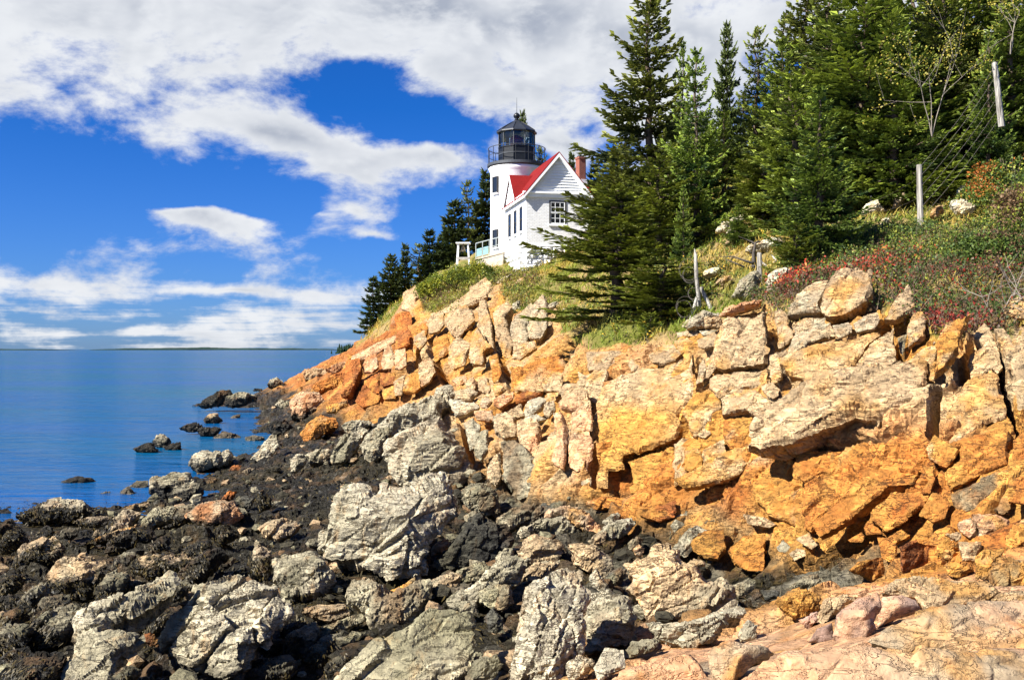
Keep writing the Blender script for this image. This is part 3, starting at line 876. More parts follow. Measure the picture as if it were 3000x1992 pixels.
    if (side * outw).sum() < 0:
        Fc = np.concatenate([tri] + [q[:, ::-1] for q in fs[1:]]); nn = vnormals(V, Fc)
    # fracture
    g = R(grain); gd = (math.cos(g), gy, math.sin(g))
    px_m = step * mpp
    rnd = np.full(len(V), .5)
    base = V.copy()
    if rough > 0:
        if not smooth:
            Ls = [max(size * L1, 5 * px_m), max(size * L1 * .38, 3.5 * px_m), max(size * L1 * .16, 2.6 * px_m)]
            am = [.20, .15, .07]
            d = 0
            for k, (L_, a_) in enumerate(zip(Ls, am)):
                dd, rr = craggy(base, nn, L_, L_ * a_ * rough, seed * 13 + k * 5, gd, stretch, crack)
                d = d + dd
                if k == 1: rnd = rr
            d = d + fbm(base * (1.6 / max(size, .01)), seed + 3, 5) * size * .07 * rough
        else:
            d = fbm(base * (2.2 / size), seed + 3, 5, .52) * size * .06 * rough + fbm(base * 9, seed + 8, 4) * .012
            d = d + fbm(base * 3.1, seed + 31, 5, .6) * .05
        V = base + nn * d[:, None]
    # own colours
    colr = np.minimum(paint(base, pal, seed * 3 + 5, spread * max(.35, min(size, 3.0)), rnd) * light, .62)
    al = np.zeros(len(V))
    if weed > -0.5:
        # height within the rock as seen against its lowest and highest point
        zr = (base[:, 2] - base[:nb, 2].min()) / max(np.ptp(base[:nb, 2]), 1e-6)
        m_ = sstep(weed - zr + fbm(base * (3.0 / size), seed + 90, 4) * .75, -.06, .10)
        dk = paint(base, 'weed', seed, .4) * (.7 + .8 * rnd)[:, None]
        colr = colr + (dk - colr) * m_[:, None]; al = m_ * .8
        k = m_ > .6
        k[len(v):] = False
        if k.any(): WEEDPTS.append((V[k], vnormals(V, Fc)[k]))
    low = sstep(.55 - base[:, 2], 0, .35) * .75          # the sea keeps the lowest part wet and dark
    colr = colr * (1 - low[:, None]) + C_['dark'] * low[:, None]
    al = np.maximum(al, low * .7)
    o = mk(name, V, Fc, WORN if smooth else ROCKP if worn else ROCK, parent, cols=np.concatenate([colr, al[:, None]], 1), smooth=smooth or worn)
    return o

SEED = [100]
NAMED = []
def slab(z, s, pal='cream', **kw):
    SEED[0] += 1
    d = dict(fit=True, out=.10, bulge=.085, nf=5, steep=4.5, thick=.55, seed=SEED[0], grain=32, stretch=2.6, crack=.35, rough=.55, L1=.46)
    d.update(kw)
    d['out'] *= 1.25 if z in 'AM' else .95
    if 'steep' in kw: d['steep'] = kw['steep'] * 1.5
    return rock('rock_slab', ink(z, s), pal, CLIFF, **d)

def boulder(label, z, s, pal='grey', cat='boulder', name='boulder', group='boulders along the shore', **kw):
    SEED[0] += 1
    d = dict(seed=SEED[0], grain=20 + (SEED[0] * 37) % 50, stretch=2.0 + (SEED[0] * 13 % 20) / 10, L1=.28 + (SEED[0] * 7 % 16) / 100)
    d.update(kw)
    o = rock(name, ink(z, s), pal, None, **d)
    c = np.array([v.co for v in o.data.vertices]).mean(0) if False else None
    NAMED.append((label, ink(z, s).mean(0)))
    return tag(o, label, cat, group)

# ---- slabs and blocks of the cliff, right-hand part
slab('C', '600,230 680,150 860,120 975,150 1000,340 950,430 800,520 640,545 560,540 530,460', 'cream', out=.45, bulge=.16, thick=.8, grain=65, stretch=3)
slab('C', '215,500 300,310 480,200 610,200 600,240 525,400 530,470 380,480', 'tan', out=.32, bulge=.16, thick=.8, grain=20)
slab('C', '75,400 150,380 200,440 215,540 260,590 270,650 210,700 120,740 100,560', 'cream', out=.15, grain=80)
slab('C', '250,560 390,485 545,480 550,555 430,600 280,660', 'tan', out=.18, grain=25)
slab('C', '210,850 260,690 420,620 600,560 620,610 650,680 540,700 390,780 270,850', 'tan', out=.28, grain=20)
slab('C', '620,560 760,530 800,560 795,620 680,675 640,640', 'tan', out=.2)
slab('C', '805,540 900,470 1020,430 1050,500 1000,590 830,620', 'tan', out=.2)
slab('C', '1050,570 1140,410 1270,255 1310,330 1340,480 1160,575', 'cream', out=.35, thick=.9, bulge=.14)
slab('C', '1300,620 1340,520 1430,440 1475,600 1450,700 1310,800', 'cream', out=.3, thick=.9)
slab('C', '1460,480 1490,480 1512,680 1470,710 1480,590', 'tan', out=.15)
slab('C', '1185,600 1280,570 1240,760 1215,740', 'grey', out=.02)
slab('C', '150,900 390,790 620,720 1040,620 1060,660 960,730 830,930 650,1050 590,1110 370,1130 330,1060 170,1010', 'honey', out=.22, grain=28, rough=.55)
slab('C', '840,930 960,760 1080,660 1180,600 1195,940 1040,1020 900,1060 840,1000', 'cream', out=.22, rough=.5)
slab('C', '0,1470 200,1330 400,1210 640,1070 760,1050 900,1080 1200,960 1460,970 1490,1190 1400,1310 1380,1380 1250,1470 1080,1560 960,1520 860,1480 740,1540 400,1680 0,1790 -120,1750', 'cream', out=.42, bulge=.12, thick=.5, rough=.5, grain=25, steep=2.6)
slab('C', '1270,890 1430,760 1620,700 1560,810 1545,1060 1470,1020 1460,960 1340,930', 'honey', out=.12, rough=.5)
slab('C', '1575,820 1640,700 1800,640 1870,590 1780,770 1770,910 1640,1090 1545,1160 1555,1060', 'gold', out=.50, thick=.8, rough=.5, steep=3)
slab('C', '1880,610 1990,500 2070,580 2110,700 2160,900 2110,960 2060,920 1860,1015 1840,900 1860,790 1970,700', 'honey', out=.08, rough=.5)
slab('C', '1860,1025 2060,930 2110,970 2200,1250 2190,1360 2000,1410 1860,1530 1720,1590 1580,1590 1640,1300 1750,1160', 'honey', out=.05, rough=.5)
slab('C', '2080,560 2180,560 2240,720 2480,720 2480,1560 2250,1200 2180,1090 2250,1030 2160,780', 'cream', out=.10, rough=.6)
slab('C', '2165,430 2240,370 2320,340 2460,360 2460,560 2180,520', 'cream', out=.3, bulge=.25)
slab('C', '0,1060 120,1100 150,1180 70,1240 0,1210', 'cream', out=.1)
slab('C', '150,1130 280,1110 260,1200 200,1250', 'gold', out=.12)
slab('C', '100,1320 190,1290 190,1350 90,1390', 'tan', out=.12)
slab('C', '0,1300 90,1320 90,1400 0,1440', 'gold', out=.16)
slab('C', '30,800 130,780 210,720 220,850 135,880 140,1010 60,1060 25,990', 'cream', out=.12)
slab('C', '200,1310 230,1230 500,1140 620,1080 640,1075 400,1210', 'cream', out=.14)
# lower right
slab('D', '-170,420 -60,330 270,300 250,490 350,560 340,990 0,860 -100,700', 'gold', out=.10, rough=.6)
slab('D', '275,300 420,260 680,260 760,260 790,400 710,500 520,490 360,560 250,480', 'amber', out=.10, rough=.6)
slab('D', '770,260 900,190 1030,230 1130,290 1240,260 1390,230 1460,390 1400,500 1150,600 870,640 850,520 790,420', 'amber', out=.12)
slab('D', '365,580 520,500 700,500 850,640 700,780 500,900 420,1020 350,990 360,660', 'amber', out=.14)
slab('D', '860,650 1200,600 1450,540 1380,690 1160,700 960,860 800,1000 520,1150 430,1030 700,800', 'amber', out=.34, grain=25, steep=2.6)
slab('D', '1430,420 1540,440 1560,560 1500,680 1420,670 1490,560', 'amber', out=.16)
slab('D', '970,890 1160,700 1380,690 1510,700 1460,800 1260,960 1100,1050 1010,970', 'amber', out=.22, grain=25)
slab('D', '1480,290 1555,175 1780,310 1740,380 1660,470 1500,400', 'gold', out=.22)
slab('D', '1580,230 1820,170 2200,70 2240,130 2220,400 2000,480 1860,560 1690,640 1660,480 1790,370 1790,240', 'amber', out=.12)
slab('D', '1460,820 1530,700 1640,720 1700,810 1650,930 1540,970 1420,900', 'amber', out=.2)
slab('D', '1690,650 1860,560 2220,420 2230,600 2220,820 2000,790 1830,830 1720,760', 'brown', out=.06, light=1.6)
slab('D', '2240,610 2420,590 2420,840 2220,830', 'amber', out=.28)
slab('D', '2270,150 2480,80 2480,580 2260,600', 'amber', out=.12)
slab('D', '1200,1100 1330,1040 1520,1090 1550,1220 1500,1370 1300,1390 1200,1330', 'orange', out=.05)
slab('D', '640,1310 740,1240 900,1190 1050,1210 1050,1340 930,1430 800,1380', 'amber', out=.18, grain=20)
slab('D', '1020,1060 1110,1070 1240,990 1320,1040 1200,1110 1180,1290 1060,1240', 'amber', out=.10)
slab('D', '900,990 960,900 1010,980 1090,1040 920,1060', 'amber', out=.16)
slab('D', '760,1120 880,1050 920,1080 890,1140 780,1140', 'amber', out=.2)
slab('D', '-200,880 0,900 120,970 40,1000 -150,960', 'cream', out=.2)
slab('D', '100,1160 160,1090 240,1160 200,1210 120,1200', 'grey', out=.14)
slab('D', '210,1210 280,1160 360,1180 370,1230 260,1280', 'tan', out=.12)
slab('D', '290,1100 410,1040 430,1110 500,1160 430,1200 360,1160', 'cream', out=.2)
slab('H', '1650,420 1750,360 1940,340 1980,520 1900,600 1780,580 1700,520', 'amber', out=.14, light=.7)
slab('H', '1990,520 2120,400 2310,370 2310,690 2160,690 2050,640', 'amber', out=.14)
# sheer middle face
slab('B', '1280,480 1290,300 1350,130 1500,30 1640,20 1750,-30 1770,250 1740,480 1500,490 1360,510', 'cream', out=.30, bulge=.12, grain=68, stretch=5, rough=.7)
slab('B', '660,350 750,270 880,240 960,330 900,400 760,430 680,400', 'cream', out=.2)
slab('B', '185,850 220,640 420,520 570,430 800,440 1065,310 1060,680 940,860 930,920 955,990 880,1120 660,1200 430,1260 430,1380 280,1380 280,1550 190,1540', 'honey', out=.16, bulge=.06, grain=82, stretch=5, rough=.35, crack=.2)
slab('B', '445,1280 700,1200 870,1150 860,1560 480,1560 480,1430', 'gold', out=.06, bulge=.05, grain=85, stretch=4, rough=.4)
slab('B', '880,1140 960,1090 1060,1080 1090,1120 990,1200 990,1400 960,1480 880,1540', 'honey', out=.12, grain=85)
slab('B', '990,1220 1110,1200 1150,1250 1150,1380 1070,1400 990,1390', 'honey', out=.18)
slab('B', '1150,1190 1340,1090 1370,1200 1380,1300 1240,1390 1155,1380', 'honey', out=.12)
slab('B', '960,860 1080,710 1200,640 1310,720 1310,820 1240,900 1220,1060 1160,1100 1060,1070 1040,1000', 'honey', out=.16, rough=.5)
slab('B', '1320,760 1420,660 1600,660 1740,740 1830,850 1810,960 1720,960 1560,870 1420,890 1330,900', 'cream', out=.2, rough=.6)
slab('B', '1335,930 1480,890 1600,900 1680,990 1640,1110 1580,1180 1400,1180 1340,1080', 'gold', out=.12, rough=.5)
slab('B', '1200,540 1280,500 1740,480 1760,590 1600,640 1400,680 1320,740 1200,640', 'cream', out=.14)
slab('B', '1680,650 1800,620 1870,690 1850,740 1800,770 1740,740', 'cream', out=.24)
slab('B', '900,1540 1080,1480 1330,1350 1480,1260 1600,1220 1650,1370 1500,1500 1300,1568 1000,1620', 'honey', out=.34, grain=28, steep=2.6)
slab('B', '960,80 1000,20 1060,0 1100,60 1080,95', 'grey', out=.2, bulge=.25)
slab('B', '1110,30 1200,-10 1290,0 1280,75 1120,85', 'pale', out=.16)
slab('B', '900,120 1100,100 1110,150 910,170', 'tan', out=.16)
slab('B', '1100,95 1280,85 1230,125 1140,142', 'grey', out=.12)
slab('B', '880,180 1000,160 1060,200 1000,250 940,320 890,230', 'honey', out=.12)
slab('B', '1090,190 1250,120 1300,170 1270,240 1180,270 1100,250', 'cream', out=.14)
slab('B', '80,300 200,290 380,280 530,290 500,350 340,470 200,460 90,460', 'cream', out=.14)
slab('B', '450,390 490,360 570,400 570,460 490,480', 'cream', out=.16)
slab('B', '0,480 90,500 230,450 290,480 240,620 180,780 130,760 0,720', 'cream', out=.16)
slab('B', '-40,900 60,820 130,780 160,970 150,1060 -40,1060', 'mix', out=.28, grain=75)
slab('B', '-60,1080 130,1070 175,1220 160,1320 130,1440 20,1440 -60,1400', 'pink', out=.32, grain=85, steep=3)
slab('B', '20,1455 130,1455 130,1540 60,1568', 'tan', out=.2)
slab('B', '1170,540 1180,400 1250,270 1290,330 1270,450 1200,540', 'cream', out=.14, grain=75)
slab('B', '1080,580 1110,400 1150,340 1170,430 1140,560', 'tan', out=.1, grain=80)
slab('H', '820,60 940,30 1080,20 1300,30 1520,20 1480,100 1330,150 1130,150 1020,120 900,130', 'gold', out=.2, grain=20)
slab('H', '1230,240 1320,170 1530,110 1530,250 1400,290', 'orange', out=.2, grain=25)
# left cliff
slab('A', '525,430 650,400 680,440 660,570 540,600 520,480', 'orange', out=.3, grain=85, light=1.25)
slab('A', '560,370 600,230 700,160 740,160 770,220 720,280 700,390 640,400', 'mix', out=.3, grain=70)
slab('A', '60,800 220,740 240,700 340,660 450,570 480,600 400,700 250,780 100,830', 'orange', out=.3, light=1.2)
slab('A', '470,510 520,490 530,620 470,640', 'orange', out=.2)
slab('A', '80,960 110,900 240,880 250,980 160,1180 150,1220 80,1230 70,1120', 'orange', out=.55, thick=.9, grain=85, light=1.15)
slab('A', '250,960 290,870 380,820 400,950 340,1000 270,1000', 'rosy', out=.5, grain=70)
slab('A', '250,780 400,700 540,640 550,690 400,790 290,850 130,890 140,830', 'mix', out=.4, grain=30)
slab('A', '420,900 460,760 500,720 540,840 540,950 430,970', 'mix', out=.45, grain=75)
slab('A', '550,700 560,610 660,580 700,640 690,740 660,760 560,790', 'orange', out=.5, light=1.2)
slab('A', '550,800 650,780 660,940 600,980 550,970', 'mix', out=.5, grain=80)
slab('A', '700,580 820,470 850,520 820,630 740,700 710,940 700,800', 'gold', out=.35, grain=80)
slab('A', '740,700 830,640 860,730 790,820 740,760', 'cream', out=.6)
slab('A', '840,560 900,460 990,450 1000,560 960,620 860,650', 'cream', out=.5)
slab('A', '880,650 1000,620 1040,720 1050,780 900,880 870,760', 'gold', out=.3)
slab('A', '1000,450 1180,370 1250,440 1270,500 1200,600 1120,700 1040,600 1000,520', 'cream', out=.4, grain=75)
slab('A', '930,420 1130,310 1200,260 1230,200 1360,120 1420,150 1380,290 1250,360 1000,440', 'cream', out=.4, grain=40)
slab('A', '1320,470 1340,380 1400,380 1450,520 1480,750 1540,1000 1570,1130 1530,1050 1400,740 1320,620', 'cream', out=.6, grain=105, stretch=4, thick=.9)
slab('A', '1450,480 1580,380 1620,420 1560,520 1640,740 1620,900 1570,900 1480,650', 'cream', out=.5, grain=105, stretch=4, thick=.9)
slab('A', '1650,480 1790,350 1840,430 1790,600 1750,740 1640,740 1600,620', 'tan', out=.4, grain=70)
slab('A', '1800,440 1920,320 1960,420 1950,620 1900,720 1780,720 1790,600', 'tan', out=.5, grain=70, rough=.5)
slab('A', '1640,760 1830,740 1860,800 1700,910 1630,900', 'cream', out=.45)
slab('A', '1590,920 1700,920 1830,840 2050,810 2090,900 2080,1020 1900,1080 1890,1140 1760,1170 1600,1130', 'gold', out=.2, grain=75, rough=.5)
slab('A', '1910,1080 2000,1010 2090,1030 2070,1190 1920,1190', 'honey', out=.35)
slab('A', '1060,800 1130,710 1220,730 1260,760 1200,960 1100,1000 1060,960', 'cream', out=.55, grain=85, stretch=4)
slab('A', '1260,830 1290,720 1340,660 1440,790 1480,820 1400,860 1390,980 1270,970', 'cream', out=.65, thick=.9)
slab('A', '1400,850 1480,830 1520,1000 1490,1080 1440,1090', 'gold', out=.35, grain=80)
slab('A', '770,930 870,860 920,990 860,1080 790,1120 760,1000', 'mix', out=.4)
slab('A', '620,1180 650,1040 760,960 780,1130 720,1180', 'gold', out=.4, grain=75)
slab('A', '400,980 540,980 530,1080 430,1110 400,1060', 'orange', out=.35)
slab('A', '260,1060 400,990 400,1180 260,1170', 'orange', out=.4, grain=80)
slab('A', '160,1230 250,1080 400,1190 380,1250 240,1290', 'orange', out=.3)
slab('A', '410,1120 530,1090 540,1210 430,1220', 'brown', out=.3, light=1.5)
slab('A', '535,1080 640,1000 640,1100 610,1200 540,1200', 'cream', out=.4)
for s_, p_ in [('1040,1280 1060,1250 1300,1280 1320,1310 1210,1370 1100,1390', 'bleach'), ('1450,1290 1460,1240 1640,1170 1620,1250 1500,1330', 'rosy'), ('1740,1300 1880,1230 1940,1260 1900,1340 1740,1420', 'bleach'),
               ('1560,1390 1700,1300 1740,1400 1580,1450', 'cream'), ('1920,1310 2010,1280 2030,1360 1960,1430 1910,1390', 'tan'), ('1270,1350 1440,1340 1450,1440 1300,1430', 'rosy'),
               ('1300,1060 1400,1040 1420,1130 1390,1190 1300,1150', 'cream'), ('1050,1050 1180,1010 1200,1060 1130,1110', 'pink'), ('1450,1110 1560,1090 1570,1150 1460,1220', 'honey'),
               ('1700,1450 1860,1400 1940,1440 1800,1490', 'bleach'), ('1180,1080 1260,1020 1290,1080 1260,1150 1190,1150', 'mix'), ('1060,1160 1200,1130 1300,1170 1240,1250 1080,1240', 'tan'),
               ('1640,1220 1760,1180 1900,1190 1800,1260 1660,1290', 'orange'), ('1310,1270 1380,1210 1440,1260 1400,1330 1330,1310', 'pink'), ('1600,1160 1720,1090 1740,1130 1660,1190', 'honey'),
               ('2060,1200 2110,1140 2350,1120 2350,1250 2220,1290 2120,1310', 'cream')]:
    slab('A', s_, p_, out=.32, bulge=.2, thick=.8)
for s_, p_, o_ in [('1050,1130 1170,1110 1190,1150 1180,1340 1110,1330 1060,1230', 'mix', .35), ('1270,1100 1330,1110 1350,1180 1345,1330 1330,1420 1260,1370 1290,1250', 'pink', .4),
               ('910,1080 990,1060 1040,1100 1040,1200 980,1210 920,1170', 'tan', .35), ('960,1230 1040,1210 1110,1290 1170,1370 1170,1540 1060,1560 970,1440', 'olive', .3),
               ('740,1120 800,1090 840,1130 820,1250 780,1270', 'pale', .35), ('820,1190 890,1170 890,1290 850,1350 815,1320', 'grey', .4), ('880,1370 950,1290 960,1420 930,1490 880,1440', 'tan', .3),
               ('1185,1120 1260,1110 1265,1250 1255,1350 1190,1330', 'orange', .02), ('1280,1010 1340,960 1450,930 1470,1040 1380,1060 1300,1040', 'mix', .3)]:
    slab('M', s_, p_, out=o_, bulge=.2, thick=.9, grain=80)
# ------------------------------------------------------------------ loose boulders and crags of the shore
b = boulder
# great blocks
b('pale dome-topped boulder with smooth flank below the orange cliff', 'P', '1130,1300 1180,1268 1290,1225 1330,1270 1350,1310 1368,1340 1374,1390 1342,1422 1250,1428 1190,1432 1150,1400 1125,1350', 'pale', lean=38, bulge=.38, nf=5, rough=.55, grain=35, L1=.5)
b('pale shattered ledge climbing from the dome-topped boulder to the cliff', 'A', '450,1290 640,1190 860,1110 1000,1030 1040,1100 1020,1200 930,1280 960,1400 880,1430 560,1440 400,1560 220,1560 260,1470', 'pale', lean=45, bulge=.28, rough=1.1, Y=30)
b('lumpy grey boulder leaning on the left of the dome-topped boulder', 'M', '105,1180 150,1110 260,1080 290,1110 250,1190 240,1260 180,1290 130,1260', 'grey', bulge=.3)
b('largest grey-white crag with deep vertical split, middle of the shore', 'G', '590,160 620,105 750,60 900,70 1000,95 1200,75 1300,50 1420,0 1510,20 1560,120 1600,200 1590,290 1500,350 1360,460 1290,560 1350,700 1330,760 1200,770 1080,820 920,760 700,700 560,640 460,580 500,430 540,280', 'pale', lean=36, bulge=.30, nf=12, rough=1.15, grain=38, L1=.34, thick=.7)
b('squarish grey boulder with flat top left below the largest crag', 'G', '150,640 180,580 450,570 590,680 610,800 480,900 240,980 200,860 150,760', 'grey', lean=45, bulge=.34, weed=.18)
b('long smooth olive-grey slab dipping to the bottom edge', 'G', '610,1620 900,1280 1200,1130 1340,990 1500,1000 1650,1040 1700,1180 1720,1350 1640,1500 1560,1680 800,1700', 'olive', lean=52, bulge=.16, rough=.55, grain=30, light=1.5, L1=.4, stretch=3.5)
b('barnacled brown-grey rock below the largest crag', 'G', '700,900 740,790 900,770 1000,860 1010,920 1290,770 1380,800 1340,1000 1250,1080 1080,1160 880,1160 850,1040 720,990', 'olive', lean=40, bulge=.22, rough=1.3, L1=.16, light=1.2)
b('smooth brown triangular block resting on the barnacled rock', 'G', '1010,890 1230,770 1290,920 1290,1010 1050,940', 'brown', lean=35, bulge=.2, rough=.5, light=1.5)
b('flat tan stone in front of the squarish grey boulder', 'G', '350,1040 480,990 690,980 720,1070 560,1110 440,1090', 'tan', lean=50, light=.8)
b('narrow grey rib of rock beside the dark cleft', 'G', '440,1190 600,1120 820,1050 840,1100 500,1270 460,1240', 'olive', lean=45, light=1.4)
b('small angular stone in the dark cleft', 'G', '650,1240 760,1190 850,1190 740,1300 660,1350', 'olive', lean=40, light=1.3)
b('low tan boulder stranded alone on brown seaweed', 'G', '5,400 60,350 150,325 290,325 345,365 260,440 170,490 90,450', 'tan', lean=46, bulge=.3)
b('half-buried block with pale top among the seaweed', 'G', '-60,640 0,520 90,530 130,640 100,760 -40,770', 'tan', lean=40, weed=.62)
b('boulder painted black for the shade in the hollow right of the largest crag', 'G', '1640,330 1780,290 1890,350 1960,500 1800,700 1500,720 1360,680', 'slate', lean=30, light=.45)  # very dark tint stands in for the black shadow of this hollow
b('brown-grey pointed rock behind the largest crag', 'G', '1580,80 1660,20 1760,50 1860,90 1890,270 1760,300 1620,200', 'olive', lean=25)
b('split olive rock right of the black hollow', 'G', '1530,740 1620,690 1760,650 1830,690 1800,780 1620,800', 'olive', lean=35, light=1.3)
b('yellowish fractured block above the smooth olive slab', 'G', '1720,860 1880,820 1990,870 1980,950 1850,1030 1740,960', 'olive', lean=35, light=1.5)
b('small dark rock wedged above the smooth olive slab', 'G', '1770,1080 1840,990 1920,1100 1930,1200 1800,1200', 'slate', lean=32)
b('flat grey-brown stone behind the top of the smooth olive slab', 'G', '1520,950 1700,950 1740,1080 1600,1060', 'olive', lean=42)
# crags right of centre
b('white strata crag of steep thin layers at the bottom centre', 'H', '230,860 290,760 500,690 690,600 740,650 730,760 800,820 780,1000 770,1150 740,1340 600,1440 540,1620 80,1620 180,1200 240,1100', 'bleach', lean=36, bulge=.24, nf=10, rough=1.1, grain=68, stretch=5, L1=.22, crack=.9)
b('blocky white ledge right of the steep layered crag', 'H', '780,850 960,830 1130,900 1190,1010 1190,1100 1230,1200 1200,1280 1000,1260 920,1300 760,1340 780,1150 780,980', 'pale', lean=36, bulge=.26, rough=1.2, grain=-12, stretch=3, L1=.22)
b('wide broken cream crag in front of the cliff gully', 'H', '1110,800 1170,700 1090,590 1250,540 1370,450 1550,440 1600,550 1760,570 1810,700 1920,740 2020,800 2030,900 1880,1000 1700,1060 1450,1080 1270,1080 1210,960 1190,860', 'tan', lean=36, bulge=.26, nf=12, rough=1.1, grain=28, stretch=3.2, L1=.24, light=1.1)
b('low pale tier at the foot of the wide broken crag', 'H', '1270,1080 1450,1080 1700,1060 1880,1000 2030,900 2130,960 2100,1060 1980,1060 1900,1200 1850,1270 1600,1280 1450,1270 1350,1200', 'pale', lean=40, bulge=.24, rough=1.1, grain=15, stretch=3.4, L1=.26)
b('rounded cracked tan boulder above the strata crag', 'H', '620,420 740,410 880,440 1000,550 1030,680 960,720 900,700 790,640 690,590', 'tan', lean=40, bulge=.36, rough=.9)
b('layered tan boulder left of the rounded cracked one', 'H', '180,540 230,380 330,320 560,380 580,490 540,540 400,560 230,600', 'tan', lean=36, bulge=.3, grain=5, stretch=3)
b('cluster of wrinkled grey rock on top of the layered boulder', 'H', '190,330 210,270 400,200 560,170 680,260 670,360 580,380 340,310 220,360', 'pale', lean=34, bulge=.34, rough=1.2)
b('smooth peach-coloured boulder behind the wrinkled grey rock', 'H', '420,190 440,140 560,95 720,120 800,170 890,250 930,330 850,330 740,300 680,250 580,180', 'pink', lean=40, bulge=.3)
b('thin bright orange slab lying in the dark gully', 'H', '90,262 180,220 290,195 360,205 250,250 180,268', 'orange', lean=55, bulge=.1, rough=.4, light=1.5)
b('tilted tan slab under the layered boulder', 'H', '180,720 280,600 420,560 550,550 520,620 420,700 300,740', 'tan', lean=42)
b('upright grey block left of the tilted tan slab', 'H', '0,520 80,440 160,450 160,620 120,680 40,690', 'grey', lean=30)
b('pointed white stone standing beside the strata crag', 'H', '800,700 860,610 900,680 960,770 960,830 860,830', 'bleach', lean=22, bulge=.3)
b('small pinkish stone perched on the rim of the gully', 'H', '1170,460 1220,410 1270,450 1250,520 1190,510', 'pink', lean=25, bulge=.35)
b('flat pale triangular slab at the bottom between crag and pink rock', 'H', '840,1460 930,1290 1090,1310 1110,1460 1000,1500 880,1590', 'fawn' if 'fawn' in PAL else 'pale', lean=55, bulge=.12, rough=.35)
b('knobbly white rock at the bottom left of the flat triangular slab', 'H', '610,1420 700,1350 820,1390 830,1450 780,1540 620,1600', 'bleach', lean=36, bulge=.34, rough=1.2)
b('upright pale stone behind the pink foreground rock', 'H', '2060,1180 2140,1050 2220,1100 2210,1250 2080,1240', 'pale', lean=30, bulge=.3)
b('grey block in the cleft left of the strata crag', 'H', '0,880 60,760 130,760 150,930 60,990 0,960', 'olive', lean=32, light=1.2)
b('dark oblong block lying in the gully under the cliff', 'H', '2010,760 2150,700 2210,720 2200,800 2060,870', 'olive', lean=35, rough=.5)
b('small dark oblong stone next to the oblong gully block', 'H', '2140,880 2230,820 2270,850 2190,910', 'slate', lean=35, rough=.5)
b('wide dark boulder in the gully below the overhang', 'K', '650,1140 720,1090 800,1090 860,1130 860,1160 790,1180 720,1140', 'olive', lean=38)
b('dark brown boulder at the gully mouth by the pale slab', 'K', '590,1210 640,1160 730,1140 800,1180 790,1240 680,1280', 'brown', lean=35)
b('small dark cube-like stone in the gully', 'K', '520,1150 610,1150 600,1190 540,1200', 'slate', lean=35, rough=.5)
# pink foreground
PK = dict(worn=True, L1=.42, stretch=2.2, light=.86, group='worn pink rocks in the foreground', spread=1.2, step=6.5)
b('broad rounded pink rock filling the bottom right corner', 'K', '390,1640 480,1500 640,1430 860,1400 1150,1430 1400,1450 1780,1450 1780,1680', 'pink', lean=62, bulge=.14, crack=.6, rough=.42, **PK)
b('big smooth pink slab behind the bottom right corner rock', 'K', '1010,1390 1110,1320 1300,1250 1480,1220 1790,1200 1790,1470 1400,1455 1150,1430', 'pink', lean=60, bulge=.16, crack=.6, rough=.42, **PK)
b('small rounded pink hump at the left of the foreground rocks', 'K', '280,1460 300,1420 370,1380 460,1400 560,1420 590,1440 480,1500 400,1580 300,1590', 'pink', lean=48, bulge=.34, crack=.4, rough=.4, **PK)
b('low pink tongue of rock at the bottom edge beside the white crags', 'H', '870,1640 1000,1530 1300,1430 1560,1360 1640,1350 1760,1450 1830,1568 1800,1680', 'pink', lean=58, bulge=.2, crack=.5, rough=.4, **PK)
b('purple-brown dome boulder behind the pink rocks, left half of a pair', 'K', '850,1370 870,1260 960,1190 1060,1165 1080,1230 1050,1300 1060,1330 1000,1400 880,1400', 'purple', lean=42, bulge=.36, crack=.3, rough=.35, **PK)
b('purple-brown dome boulder, right half of the pair', 'K', '1080,1180 1170,1170 1240,1200 1270,1240 1180,1270 1060,1320 1075,1240', 'purple', lean=42, bulge=.34, crack=.3, rough=.35, **PK)
b('small mauve stone left of the purple-brown pair', 'K', '740,1390 780,1330 850,1300 860,1390 820,1400', 'purple', lean=40, bulge=.3, crack=.3, rough=.4, **PK)
b('pale cream rock behind the purple-brown pair', 'K', '780,1270 820,1190 900,1170 970,1180 860,1270 800,1310', 'cream', lean=48, bulge=.2)
b('long flat cream slab at the foot of the golden cliff', 'K', '1070,1170 1150,1110 1300,1090 1400,1110 1570,1110 1640,1160 1560,1200 1400,1240 1280,1250 1230,1190', 'cream', lean=58, bulge=.14, rough=.6, grain=8, stretch=3)
b('cream ledge at the right edge next to the long flat slab', 'K', '1640,1160 1760,1150 1790,1200 1560,1212', 'cream', lean=55, bulge=.16)
b('small ribbed mauve stone by the gully mouth', 'K', '690,1290 780,1250 790,1300 740,1330', 'purple', lean=35, light=1.3)
# pile at right edge
b('rounded pink boulder left of the block pile at the right edge', 'D', '1750,880 1860,830 1900,880 1945,980 1930,1040 1840,1010 1770,960', 'pink', lean=32, bulge=.36, rough=.6, light=1.05)
b('large rounded pink block on top of the right-edge pile', 'D', '1870,800 2060,800 2220,850 2200,950 2170,1020 1960,1030 1940,930 1890,840', 'pink', lean=34, bulge=.32, rough=.5)
b('tall tilted orange block cut by the right edge', 'D', '2180,1010 2240,890 2430,820 2430,1130 2280,1160 2190,1170', 'gold', lean=34, bulge=.3, rough=.6)
b('grooved tan block below the right-edge pile', 'D', '1910,1200 1980,1120 2170,1120 2140,1200 2050,1300 2040,1400 1920,1390', 'honey', lean=34, grain=60)
b('dark rusty boulder low in the right-edge pile', 'D', '2050,1290 2150,1190 2430,1240 2430,1500 2150,1500 2060,1420', 'brown', lean=32, bulge=.3, light=1.2)
b('square gold block at the foot of the right-edge pile', 'D', '1640,1220 1900,1240 1900,1330 1760,1390 1650,1360', 'gold', lean=30)
